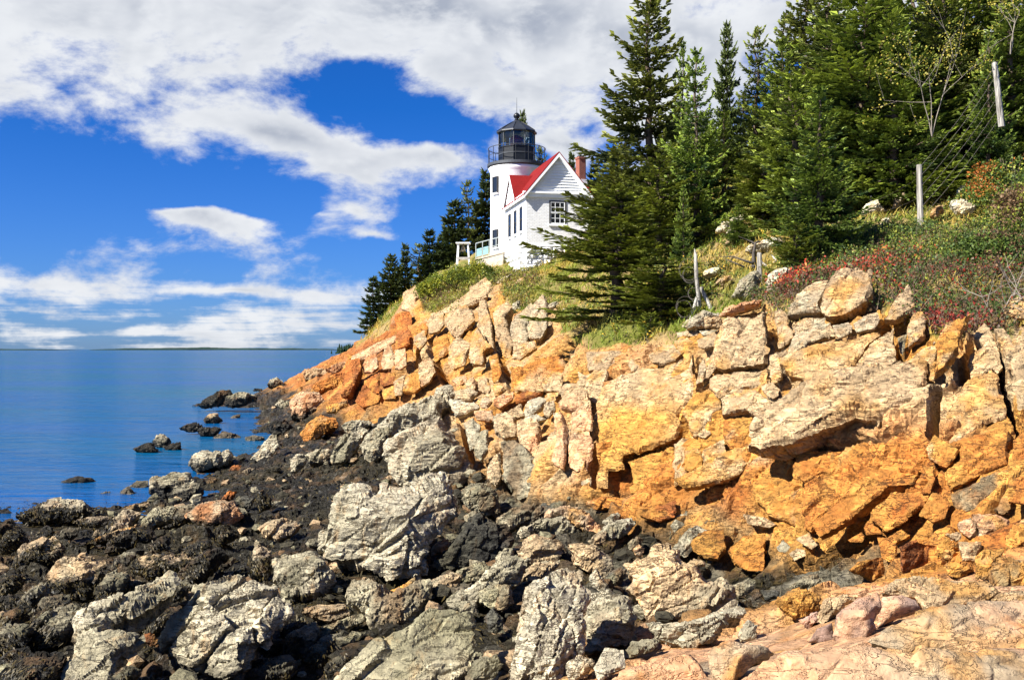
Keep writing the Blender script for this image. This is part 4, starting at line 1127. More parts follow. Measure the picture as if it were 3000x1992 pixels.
b('smooth gold boulder under the large pink block', 'D', '1750,1050 1960,1060 1970,1110 1900,1230 1790,1220', 'honey', lean=36, rough=.4)
b('low golden rock left of the smooth gold boulder', 'D', '1540,1090 1600,1010 1650,1030 1780,1110 1800,1210 1640,1220 1550,1210', 'gold', lean=34)
b('flat cream stone wedged below the rounded pink boulder', 'D', '1640,990 1760,960 1820,1020 1800,1050 1700,1030', 'cream', lean=50)
# lower left
b('long grey crag sloping to the bottom edge at lower left', 'E', '560,1130 610,1080 850,1000 1100,880 1220,810 1260,860 1230,960 1100,1050 950,1110 760,1130 740,1230 960,1250 1010,1300 880,1390 800,1620 470,1620 520,1400 560,1250', 'grey', lean=57, bulge=.18, nf=12, rough=1.1, grain=32, L1=.3, light=1.1, thick=.5)
b('big cracked grey boulder with tilted top slab, bottom left of centre', 'E', '1160,1290 1200,1150 1330,1010 1410,870 1540,830 1700,830 1840,830 1920,900 2060,1000 2080,1130 1950,1250 1800,1480 1720,1640 1350,1640 1250,1450', 'grey', lean=42, bulge=.28, nf=10, rough=1.15, grain=38, L1=.36, crack=.9, light=1.15)
b('pinkish boulder with flat worn face amid the seaweed', 'E', '1330,380 1420,310 1560,280 1680,280 1740,400 1640,470 1480,500 1370,450', 'rosy', lean=36, bulge=.32, nf=6, rough=.7, weed=.12)
b('grey wedge-shaped rock left of the pinkish boulder', 'E', '960,560 1020,430 1100,340 1220,320 1260,350 1240,420 1100,450 1020,560', 'olive', lean=40, weed=.2, light=1.4)
b('big grey boulder with hollow dark front by the waterline', 'E', '1060,240 1080,130 1200,100 1350,90 1400,150 1460,200 1400,280 1200,290', 'grey', lean=36, bulge=.34, weed=.42)
b('smooth greenish boulder at the waterline', 'E', '925,180 980,140 1060,140 1060,240 1000,250', 'olive', lean=36, bulge=.4, rough=.2, light=1.5)
b('small white-topped boulder left of the smooth greenish one', 'E', '850,220 920,180 980,240 1000,280 900,290', 'pale', lean=36, bulge=.4, weed=.3)
b('white-flecked boulder at the water edge above the weed mound', 'E', '660,290 720,230 780,215 820,250 800,300 740,310', 'pale', lean=38, weed=.4)
b('lone long dark boulder lying in the water at left', 'E', '370,210 440,150 560,110 660,120 690,160 640,210 480,235 400,240', 'weed', lean=32, bulge=.42, rough=.5, weed=.9, Y=29.5)
b('tiny dark rock awash beside the lone long boulder', 'E', '670,190 710,175 750,205 690,215', 'weed', lean=30, weed=.9, Y=30.5)
b('long weed-draped mound at the near waterline', 'E', '100,400 250,310 420,265 590,260 680,350 700,400 500,440 200,450', 'pale', lean=36, bulge=.34, weed=.70)
b('pale-backed low boulder behind the tide pool', 'E', '520,430 640,400 770,390 800,420 700,470 580,460', 'tan', lean=44, weed=.5)
b('small white knob of rock beside the tide pool', 'E', '650,540 670,500 710,490 730,520 680,560', 'tan', lean=36, weed=.2)
b('long thin cream rib running from the tide pool', 'E', '520,620 700,550 850,490 980,450 960,510 800,550 640,600', 'honey', lean=42, weed=.25)
b('weed-hung boulder with lit crest at the left edge', 'E', '110,690 160,610 300,560 390,550 440,600 450,680 330,780 60,800', 'tan', lean=34, bulge=.36, weed=.74)
b('big black weed-covered boulder with pale ribbed left side', 'E', '310,850 380,740 470,680 580,680 760,720 800,830 640,980 420,990 330,930', 'tan', lean=34, bulge=.38, weed=.66)
b('flat-topped black boulder with bright cream corner', 'E', '950,720 980,680 1140,660 1310,640 1390,720 1330,800 1100,850 940,800', 'tan', lean=34, bulge=.3, weed=.84)
b('thin cream slab right of the weed-draped mound', 'E', '800,380 930,320 1060,290 1060,320 950,375', 'honey', lean=44, weed=.1)
b('small tan block between wedge rock and pinkish boulder', 'E', '1240,430 1280,390 1330,390 1330,440 1260,465', 'tan', lean=34)
b('angular cream rock near the bottom left pool', 'E', '300,1480 370,1430 500,1390 480,1470 380,1550', 'tan', lean=36)
b('dark rock with pale left edge above the bottom left pool', 'E', '150,1290 200,1160 310,1120 400,1160 370,1260 250,1310', 'tan', lean=32, weed=.7)
b('orange block perched on the long lower-left crag', 'E', '1010,1250 1080,1220 1140,1280 1140,1330 1060,1320 1010,1290', 'orange', lean=26, bulge=.3, light=1.3)
b('black weed-covered rock at the left edge below the mound', 'E', '-60,440 80,430 200,560 220,610 0,660 -60,640', 'weed', lean=30, bulge=.4, weed=.95)
b('weed-covered hump below the pinkish boulder', 'E', '1540,600 1580,510 1700,490 1710,540 1600,600', 'weed', lean=32, bulge=.4, weed=.95)
b('small grey stone at the tip of the long lower-left crag', 'E', '1280,930 1290,870 1400,890 1390,930', 'olive', lean=35, light=1.3)
b('orange stone standing behind the pinkish boulder', 'E', '1570,285 1640,215 1690,210 1670,265 1600,290', 'orange', lean=30, light=1.4)
b('weed-covered rock left of the big black ribbed boulder', 'E', '-40,850 60,800 170,820 150,900 40,990 -40,1010', 'weed', lean=32, bulge=.36, weed=.9)
b('dark weedy rock at the left edge above the bottom left pool', 'E', '-40,1130 120,1040 230,1040 150,1170 40,1280 -40,1290', 'weed', lean=32, bulge=.34, weed=.9)
b('weed-blackened rock between the lower-left crag and the ribbed boulder', 'E', '420,1130 640,1020 860,930 800,1000 600,1080 480,1180', 'weed', lean=36, bulge=.25, weed=.9)
# middle left
b('grey slab-sided boulder at the end of the inlet', 'F', '640,890 700,860 800,840 1000,850 1050,900 1000,990 830,1000 700,1040 630,990', 'pale', lean=34, bulge=.32, weed=.25)
b('tilted grey slab scored by square cracks', 'F', '1190,930 1260,840 1390,700 1440,700 1460,800 1360,940 1280,950', 'grey', lean=32, bulge=.14, nf=5, rough=.6, grain=50, light=1.1)
b('rough white rock left of the square-cracked slab', 'F', '1150,720 1240,700 1330,720 1300,790 1180,790', 'pale', lean=38)
b('pale upright rock at the edge of the seaweed meadow', 'F', '1550,920 1640,880 1720,880 1700,980 1620,1040 1570,1040', 'pale', lean=34, rough=1.1)
b('low rough grey rock right of the pale upright rock', 'F', '1720,880 1800,830 1930,840 1900,940 1740,970', 'pale', lean=38)
b('long layered grey rock leaning toward the dome-topped boulder', 'F', '1930,900 2060,700 2230,640 2280,660 2200,800 2080,960 1950,960', 'grey', lean=36, grain=50, stretch=3)
b('pink-topped block with a grey cap stone below the headland', 'F', '1585,400 1600,320 1700,305 1830,310 1890,380 1880,480 1780,540 1640,560 1570,540', 'rosy', lean=34, bulge=.32, nf=6, weed=.2)
b('bright orange boulder with ridged back', 'F', '1655,690 1740,600 1850,520 1990,560 2000,620 1900,660 1800,740 1710,770', 'gold', lean=40, bulge=.3, rough=.7, light=1.05)
b('dark double-humped rock reaching into the water, outer hump', 'F', '715,430 800,360 940,295 1020,290 1050,330 950,400 900,440', 'weed', lean=36, bulge=.35, weed=.72, Y=63)
b('dark double-humped rock reaching into the water, inner hump', 'F', '950,410 980,350 1100,310 1220,320 1270,350 1180,400 1030,440', 'olive', lean=36, bulge=.35, weed=.7, Y=62)
b('dark rock with pale crown standing in shallow water', 'F', '765,570 830,510 900,510 945,560 870,605 800,600', 'tan', lean=32, bulge=.42, weed=.55, Y=53)
b('round black rock awash farthest from shore in its pair', 'F', '540,640 620,600 690,585 750,610 765,645 660,665', 'weed', lean=32, bulge=.42, weed=.95, Y=46)
b('flat black rock awash touching the shore', 'F', '710,660 780,630 900,620 950,640 900,700 760,710', 'weed', lean=32, bulge=.36, weed=.95, Y=45)
b('white-speckled topmost rock of the trio in the inlet', 'F', '290,760 340,700 410,695 465,750 460,810 350,820', 'pale', lean=30, bulge=.45, weed=.5, Y=40)
b('black leftmost rock of the trio in the inlet', 'F', '130,830 220,780 320,780 360,860 340,900 210,885', 'weed', lean=30, bulge=.45, weed=.85, Y=38)
b('dark rightmost rock of the trio in the inlet', 'F', '410,820 480,780 550,770 580,830 520,870 420,860', 'weed', lean=30, bulge=.42, weed=.8, Y=39)
b('weed-dark ledge with speckled crest behind the slab-sided boulder', 'F', '800,820 860,720 940,670 1080,700 1150,730 1100,800 940,820', 'tan', lean=36, bulge=.3, weed=.66)
b('tilted cream slab above the speckled ledge', 'F', '960,620 1030,530 1110,510 1100,580 1000,630', 'tan', lean=42, weed=.1)
b('speckled boulder on the far point of the shore', 'F', '1350,250 1380,200 1450,170 1500,200 1520,250 1400,262', 'pale', lean=32, bulge=.4, weed=.4)
b('tiny dark islet off the far point', 'F', '1220,295 1260,270 1310,280 1310,308', 'weed', lean=30, bulge=.4, weed=.9, Y=82)
b('flat-topped brown block ending the headland', 'F', '1680,140 1700,100 1800,85 1900,100 1990,130 1900,180 1700,200', 'mix', lean=26, bulge=.25, weed=.12)
b('peach rock above the flat-topped headland block', 'F', '1880,100 2020,30 2100,40 2080,90 1990,130', 'mix', lean=34)
b('long rusty ledge below the headland', 'F', '1760,260 1800,220 2000,130 2120,110 2110,240 1950,300 1800,300', 'orange', lean=28, bulge=.25, light=1.1)
b('grey stone left of the pink-topped block', 'F', '1480,380 1560,390 1580,430 1500,475 1420,430', 'grey', lean=40, weed=.1)
b('flat orange stone lying on weed by the slab-sided boulder', 'F', '1000,1022 1050,982 1130,975 1100,1020 1040,1035', 'orange', lean=50, light=1.4)
b('small tan stone right of the flat orange one', 'F', '1130,1040 1200,1000 1240,1010 1180,1055', 'tan', lean=46)
b('low cream stone beyond the hollow-fronted boulder', 'F', '740,1150 830,1110 910,1100 870,1145 790,1165', 'honey', lean=48)
b('round weed-covered boulder left of the orange boulder', 'F', '1330,620 1420,560 1560,560 1600,640 1560,710 1420,700', 'weed', lean=32, bulge=.42, weed=.95)
b('small upright tan stone beside the round weedy boulder', 'F', '1510,700 1550,680 1565,725 1520,755', 'tan', lean=26)
b('slate-grey broken rock behind the pinkish boulder', 'F', '1060,1300 1110,1260 1180,1260 1240,1300 1200,1370 1130,1360', 'slate', lean=36)
b('black weed-covered lump at the edge of the seaweed meadow', 'F', '1230,1240 1320,1200 1400,1290 1380,1370 1290,1405', 'weed', lean=32, bulge=.42, weed=.95)
b('rough pale rock right of the flat rusty shelf', 'F', '2040,620 2130,570 2290,560 2330,610 2240,650 2100,690', 'pale', lean=38)
b('brown wet rock at the foot of the orange cliff', 'F', '1900,440 2000,400 2090,380 2110,450 2000,500 1910,490', 'brown', lean=40, light=1.4)

# ---- smaller rocks wedged between the named ones
def wedged():
    rng = np.random.default_rng(314)
    n = 0; tries = 0; used = set()
    big = list(OUTLINES); cen = np.array([q[1] for q in NAMED])
    meadow = np.array([(640, 1380), (1060, 1330), (1100, 1420), (960, 1480), (920, 1580), (700, 1620), (560, 1560)], float)
    while n < 60 and tries < 3000:
        tries += 1
        x = rng.random() * 2150; y = 1400 + 590 * rng.random()
        if x < 500 and y < 1520: continue
        if y < 1480 + .06 * max(0, x - 1400) and x > 1050: continue
        if x > 1500 and y > 1900: continue
        s_ = (17 + 30 * rng.random()) * (.55 + (y - 1350) / 520)
        a = -R(18 + 22 * rng.random()); asp = 1.3 + rng.random()
        th = np.sort(rng.random(7) * .5 + np.arange(7)) / 7 * 2 * math.pi
        q = np.stack([np.cos(th) * asp, np.sin(th) * .8], 1) * (.8 + .35 * rng.random((7, 1))) * s_
        c = np.array([[x, y]])
        q = np.stack([q[:, 0] * math.cos(a) - q[:, 1] * math.sin(a), q[:, 0] * math.sin(a) + q[:, 1] * math.cos(a)], 1) + c
        chk = np.concatenate([c, q * .8 + c * .2])
        if inside(chk, meadow).any() or any(inside(chk, o).sum() > 1 for o in big if o[:, 0].max() > x - 90 and o[:, 0].min() < x + 90 and o[:, 1].max() > y - 90 and o[:, 1].min() < y + 90): continue
        k = int(np.argmin(((cen - c) ** 2).sum(1))); dx, dy = c[0] - cen[k]
        side = ('right of' if dx > 0 else 'left of') if abs(dx) > abs(dy) else ('below' if dy > 0 else 'above')
        if (k, side) in used: continue
        used.add((k, side))
        words = NAMED[k][0].split()[:9]
        while len(words) > 2 and words[-1] in ('the', 'with', 'of', 'and', 'by', 'at', 'in', 'to', 'from', 'left', 'right', 'beside', 'behind', 'above', 'below', 'between', 'on', 'a', 'its', 'under', 'toward', 'beyond', 'amid', 'near', 'bottom', 'among', 'into', 'lying', 'standing', 'flat', 'pale', 'dark', 'bright'): words.pop()
        if x < 1000: pal, wd_, lt, cw = [('olive', .7, .8, 'dark'), ('weed', .8, .8, 'black'), ('tan', .72, .9, 'weedy'), ('olive', .5, .9, 'olive')][rng.integers(4)]
        else: pal, wd_, lt, cw = [('olive', -1, 1.0, 'olive'), ('grey', -1, .95, 'grey'), ('tan', -1, .85, 'tan'), ('slate', -1, 1.1, 'dark')][rng.integers(4)]
        SEED[0] += 1
        o = rock('shore_rock', q, pal, None, seed=SEED[0], lean=40 + 12 * rng.random(), bulge=.28, nf=7, step=4.6, weed=wd_, light=lt, grain=25 + 25 * rng.random(), stretch=2.6)
        tag(o, 'small %s rock wedged %s the %s' % (cw, side, ' '.join(words)), 'rock', 'small rocks wedged between the shore boulders')
        big.append(q)
        n += 1
wedged()

# ---- stones scattered on the grassy slope
SG = dict(group='pale stones on the grassy slope', cat='stone', name='stone')
for lab, s_, p_, kw in [
    ('big white stone high on the slope right of the tall fence post', '1910,180 1930,130 1990,105 2060,140 2080,180 2000,205', 'bleach', {'light': 1.5}),
    ('broad cream stone low beside the tall fence post', '1868,235 1920,215 2040,250 2020,300 1940,312 1890,270', 'bleach', {'light': 1.5}),
    ('cream stone touching the foot of the tall fence post', '1738,320 1760,270 1820,252 1832,290 1790,325', 'cream', {}),
    ('cream stone behind the short pointed post', '1310,312 1350,240 1420,215 1465,280 1400,310', 'bleach', {'light': 1.5}),
    ('grey upright stone between the short pointed post and the tall post', '1515,265 1530,190 1590,168 1602,210 1560,265', 'tan', {}),
    ('small cream stone under the short pointed post', '1425,380 1450,340 1490,335 1480,365', 'bleach', {'light': 1.5}),
    ('leaning white slab on the slope between the trees', '410,412 450,350 580,305 585,330 500,395', 'bleach', {'light': 1.5}),
    ('small white stone below the leaning white slab', '475,430 500,395 552,390 540,425', 'bleach', {'light': 1.5}),
    ('grey stone under the spruce high in the middle of the slope', '465,195 490,125 560,118 580,150 510,190', 'pale', {}),
    ('long flat white ledge behind the second fence post', '600,530 640,490 760,455 850,450 850,515 760,540', 'bleach', {'light': 1.5}),
    ('small cream stone left of the dead tree', '470,490 490,462 545,460 540,492', 'cream', {}),
    ('white flat stone beside the post with wire coils', '330,690 345,650 430,638 437,670 390,692', 'bleach', {'light': 1.5}),
    ('tan stone below the white flat stone by the coils', '388,755 430,710 500,685 508,710 450,752', 'cream', {}),
    ('grey layered rock in front of the dead tree', '510,820 560,720 660,660 690,690 670,790 600,832', 'grey', dict(grain=45, stretch=4)),
    ('bright white stone right of the second fence post', '725,800 730,690 790,650 870,660 850,700 790,790', 'bleach', {'light': 1.5}),
    ('small white stone near the small brown spruce', '100,400 130,375 190,372 170,400', 'bleach', {'light': 1.5}),
    ('cream stone behind the small brown spruce', '165,335 175,260 190,240 205,300 200,335', 'bleach', {'light': 1.5}),
    ('low rubble stone at the edge of the cliff behind the cairn', '430,945 470,900 560,870 700,840 680,890 560,920', 'mix', {}),
    ('round pale cairn stone at the foot of the post with wire coils', '225,1025 245,965 330,915 420,925 430,960 330,1020', 'pale', dict(bulge=.4)),
    ('cream block of the cairn right of the round stone', '340,1020 340,960 430,950 450,990 440,1020', 'cream', {}),
    ('low cream stone among the orange-leaved bushes at far right', '2322,205 2330,170 2380,160 2390,200', 'bleach', {'light': 1.5}),
    ('small stone under the young spruce by the slope', '870,440 890,370 925,365 925,420', 'bleach', {'light': 1.5}),
    ('pale stone showing through the lower branches of the young spruce', '1130,365 1170,340 1240,335 1225,362', 'bleach', {'light': 1.5}),
]:
    boulder(lab, 'S', s_, p_, **{**SG, **dict(lean=22, bulge=.36, nf=6, step=3.2, rough=.9, out=.28), **kw})
for lab, s_, p_ in [('cream outcrop in the grass just below the lighthouse', '1450,828 1475,815 1500,800 1478,835', 'bleach'), ('white stone half hidden at the corner of the white house', '1500,835 1520,815 1545,812 1535,838', 'cream'),
                    ('small cream stone in the grass above the leaning slabs', '1590,915 1610,890 1635,880 1625,905', 'bleach'), ('grey stone in the grass below the lighthouse', '1495,915 1500,890 1520,880 1525,910', 'pale'),
                    ('flat pale stone among grass by the bushy spruce', '1635,920 1650,905 1670,905 1665,922', 'bleach'), ('long pale stone below the house grass', '1597,905 1612,893 1640,884 1630,897', 'bleach')]:
    boulder(lab, 'P', s_, p_, **{**SG, **dict(lean=26, bulge=.28, nf=6, step=3.0)})

# ---- loose rubble too small to count
def rubble():
    rng = np.random.default_rng(77)
    p, n = T['p'], T['n']
    m = (T['shore'] > .5) & (T['px'] < 2150) & (T['Y'] > 7) & (T['Y'] < 60) & (p[:, 2] > .05) & (p[:, 2] < 1.9)
    idx = np.nonzero(m)[0]
    idx = rng.choice(idx, 1000)
    ph = (1 + 5 ** .5) / 2
    ico = np.array([(-1, ph, 0), (1, ph, 0), (-1, -ph, 0), (1, -ph, 0), (0, -1, ph), (0, 1, ph), (0, -1, -ph), (0, 1, -ph), (ph, 0, -1), (ph, 0, 1), (-ph, 0, -1), (-ph, 0, 1)]) / 1.9
    fi = np.array([(0,11,5),(0,5,1),(0,1,7),(0,7,10),(0,10,11),(1,5,9),(5,11,4),(11,10,2),(10,7,6),(7,1,8),(3,9,4),(3,4,2),(3,2,6),(3,6,8),(3,8,9),(4,9,5),(2,4,11),(6,2,10),(8,6,7),(9,8,1)])
    V, Fc, Cc = [], [], []
    pals = [C_['grey'], C_['tan'], C_['olive'], C_['olive'], C_['dark'] * 2, C_['dark'] * 2, C_['dark'] * 3, C_['brown']]
    for k, i in enumerate(idx):
        s_ = .035 + .13 * rng.random() ** 2.2 + .0012 * p[i, 1]
        M = np.linalg.qr(rng.normal(size=(3, 3)))[0]
        v = (ico * (1 + rng.normal(size=(12, 1)) * .2)) @ M * np.array([1, 1, .7]) * s_ + p[i] + np.array([rng.normal() * .05, rng.normal() * .05, s_ * .25])
        V.append(v); Fc.append(fi + 12 * k)
        c = pals[rng.integers(len(pals))] * (.8 + .5 * rng.random())
        Cc.append(np.tile(np.array([*c, 0.2]), (12, 1)))
    o = mk('rubble', np.concatenate(V), np.concatenate(Fc), ROCK, cols=np.concatenate(Cc), smooth=False)
    tag(o, 'small loose stones strewn between the shore boulders', 'rubble', kind='stuff')
rubble()

# ---- rockweed: dark fronds lying over the low rocks
def seaweed():
    rng = np.random.default_rng(99)
    V, Fc, Cc = [], [], []
    nb = 0
    pts = np.concatenate([w[0] for w in WEEDPTS[1:]]); nr = np.concatenate([w[1] for w in WEEDPTS[1:]])
    k_ = pts[:, 1] < 24; pts, nr = pts[k_], nr[k_]
    for (p, n, cnt) in ((WEEDPTS[0][0], WEEDPTS[0][1], 26000), (pts, nr, 9000)):
        # favour what lies near, so that the mat looks even
        i = rng.integers(len(p), size=cnt)
        p, n = p[i], n[i]
        p = p + rng.normal(size=p.shape) * (.0025 * p[:, 1:2])
        fl = np.stack([np.cos(fbm(p * .6, 5, 3) * 7 + .5), np.sin(fbm(p * .6, 6, 3) * 5) * .6 - .5, np.zeros(len(p))], 1)
        down = n * n[:, 2:3] - np.array([0, 0, 1.0])
        d = fl * .8 + down * 1.1 + rng.normal(size=p.shape) * .22
        d = d - n * (d * n).sum(1, keepdims=True); d /= np.maximum(np.linalg.norm(d, axis=1, keepdims=True), 1e-6)
        s_ = np.cross(d, n)
        L = (.04 + .09 * rng.random(len(p))) * (p[:, 1] / 16) ** .4
        if cnt < 10000: L = L * .55
        W = (.005 + .007 * rng.random(len(p))) * (p[:, 1] / 13) ** .8
        up = .004 + .010 * rng.random(len(p))
        bend = rng.normal(size=len(p)) * .18
        q = []
        for k, (t_, w_, u_) in enumerate(((0, .7, .4), (.45, 1, 1.), (1, .15, .2))):
            c = p + d * (L * t_)[:, None] + s_ * (L * bend * t_ * t_)[:, None] + n * (up * u_ * (L / .2) + .004)[:, None]
            q.append(c - s_ * (W * w_)[:, None]); q.append(c + s_ * (W * w_)[:, None])
        v = np.stack(q, 1).reshape(-1, 3)
        b0 = nb + np.arange(len(p)) * 6
        f = np.concatenate([np.stack([b0, b0 + 1, b0 + 3, b0 + 2], 1), np.stack([b0 + 2, b0 + 3, b0 + 5, b0 + 4], 1)])
        cl = np.array([.042, .031, .010]) * (.35 + 1.1 * rng.random((len(p), 1))) + np.array([.045, .030, .004]) * (rng.random((len(p), 1)) ** 5)
        V.append(v); Fc.append(f); Cc.append(np.repeat(cl, 6, 0)); nb += len(v)
    o = mk('seaweed', np.concatenate(V), np.concatenate(Fc), WEED, cols=np.concatenate(Cc))
    tag(o, 'dark brown rockweed fronds matted over the low shore rocks', 'seaweed', kind='stuff')
seaweed()
# ------------------------------------------------------------------ lighthouse and the buildings beside it
M_WHITE = noisy('white_paint', (.80, .80, .78), .6, .3, .05, 3.0)
M_TRIM = noisy('white_trim', (.76, .77, .76), .55, .3, .05, 3.0)
M_BLACK = noisy('black_iron', (.007, .008, .009), .4, .35, .25, 5.0)
M_DGREY = noisy('dark_grey_iron', (.045, .05, .055), .45, .4, .15, 4.0)
M_ROOFK = noisy('lantern_roof_metal', (.022, .025, .03), .38, .45, .2, 2.5)
M_CONC = noisy('concrete', (.36, .31, .24), .9, .2, .2, 4.0, .02)
M_DARK = noisy('dark_interior', (.012, .012, .014), .6, .2, .2, 2.0)
M_SASH = noisy('dark_sash', (.03, .028, .024), .5, .3, .2, 5.0)
M_RAIL = noisy('rail_metal', (.30, .33, .32), .4, .4, .1, 3.0)
M_WOODG = noisy('grey_wood', (.33, .31, .27), .85, .2, .3, 6.0)

def brick_mat(name, base, mortar, scale, bump, rough=.75, w=.5, h=.25, msize=.03):
    m, t, b = principled(name, base, rough, .25)
    tc = t.new('ShaderNodeTexCoord')
    # unfold the walls: run = x + y, rise = z
    sp = t.new('ShaderNodeSeparateXYZ'); t.l.new(tc.outputs['Object'], sp.inputs[0])
    cb = t.new('ShaderNodeCombineXYZ'); t.l.new(t.math('ADD', sp.outputs[0], sp.outputs[1]), cb.inputs[0]); t.l.new(sp.outputs[2], cb.inputs[1])
    br = t.new('ShaderNodeTexBrick'); t.l.new(cb.outputs[0], br.inputs['Vector'])
    br.inputs['Color1'].default_value = (*[q * 1.04 for q in base], 1); br.inputs['Color2'].default_value = (*[q * .92 for q in base], 1); br.inputs['Mortar'].default_value = (*mortar, 1)
    br.inputs['Scale'].default_value = scale; br.inputs['Mortar Size'].default_value = msize; br.inputs['Brick Width'].default_value = w; br.inputs['Row Height'].default_value = h
    n = t.noise(tc.outputs['Object'], 5.0, 5, .6)
    t.l.new(t.mix(1.0, br.outputs['Color'], t.mapr(n, .3, .7, .90, 1.06), 'MULTIPLY'), b.inputs['Base Color'])
    hh = t.math('SUBTRACT', t.math('MULTIPLY', n, .4), br.outputs['Fac'])
    bp = t.new('ShaderNodeBump'); bp.inputs['Distance'].default_value = bump; t.l.new(hh, bp.inputs['Height']); t.l.new(bp.outputs[0], b.inputs['Normal'])
    return m
M_BRICKW = brick_mat('painted_brick', (.78, .78, .76), (.60, .60, .59), 1.0, .02, .6, .21, .088, .012)
M_BRICKR = brick_mat('red_brick', (.24, .05, .025), (.22, .15, .12), 1.0, .01, .85, .22, .085, .012)

def shingle_mat(name, base):
    m, t, b = principled(name, base, .8, .2)
    tc = t.new('ShaderNodeTexCoord')
    n = t.noise(tc.outputs['Object'], 14.0, 5, .65); n2 = t.noise(tc.outputs['Object'], 2.0, 4, .6)
    t.l.new(t.mix(1.0, (*base, 1), t.math('ADD', t.mapr(n, .3, .7, .80, 1.12), t.mapr(n2, .3, .7, -.1, .1)), 'MULTIPLY'), b.inputs['Base Color'])
    bp = t.new('ShaderNodeBump'); bp.inputs['Distance'].default_value = .02; sz = t.new('ShaderNodeSeparateXYZ'); t.l.new(tc.outputs['Object'], sz.inputs[0]); saw = t.math('FRACT', t.math('MULTIPLY', sz.outputs[2], 8.0)); t.l.new(t.math('MULTIPLY_ADD', saw, -1.2, n), bp.inputs['Height']); t.l.new(bp.outputs[0], b.inputs['Normal'])
    return m
M_RED = shingle_mat('red_shingles', (.15, .004, .003))

def glass_mat(name, tint, alpha_mix):
    m = bpy.data.materials.new(name); m.use_nodes = True
    t = NT(m.node_tree)
    g = t.new('ShaderNodeBsdfGlossy'); g.inputs['Roughness'].default_value = .03
    tr = t.new('ShaderNodeBsdfTransparent'); tr.inputs[0].default_value = (*tint, 1)
    fr = t.new('ShaderNodeFresnel'); fr.inputs[0].default_value = 1.5
    mx = t.new('ShaderNodeMixShader'); t.l.new(t.math('ADD', fr.outputs[0], alpha_mix, clamp=True), mx.inputs[0])
    t.l.new(tr.outputs[0], mx.inputs[1]); t.l.new(g.outputs[0], mx.inputs[2])
    o = t.new('ShaderNodeOutputMaterial'); t.l.new(mx.outputs[0], o.inputs[0])
    return m
M_PANE = glass_mat('lantern_glass', (.80, .90, .90), .03)
M_PANE2, _t, _b = principled('window_glass', (.012, .014, .016), .05, .7)
M_LENS, _t, _b = principled('red_lens', (.16, .012, .014), .15, .6)

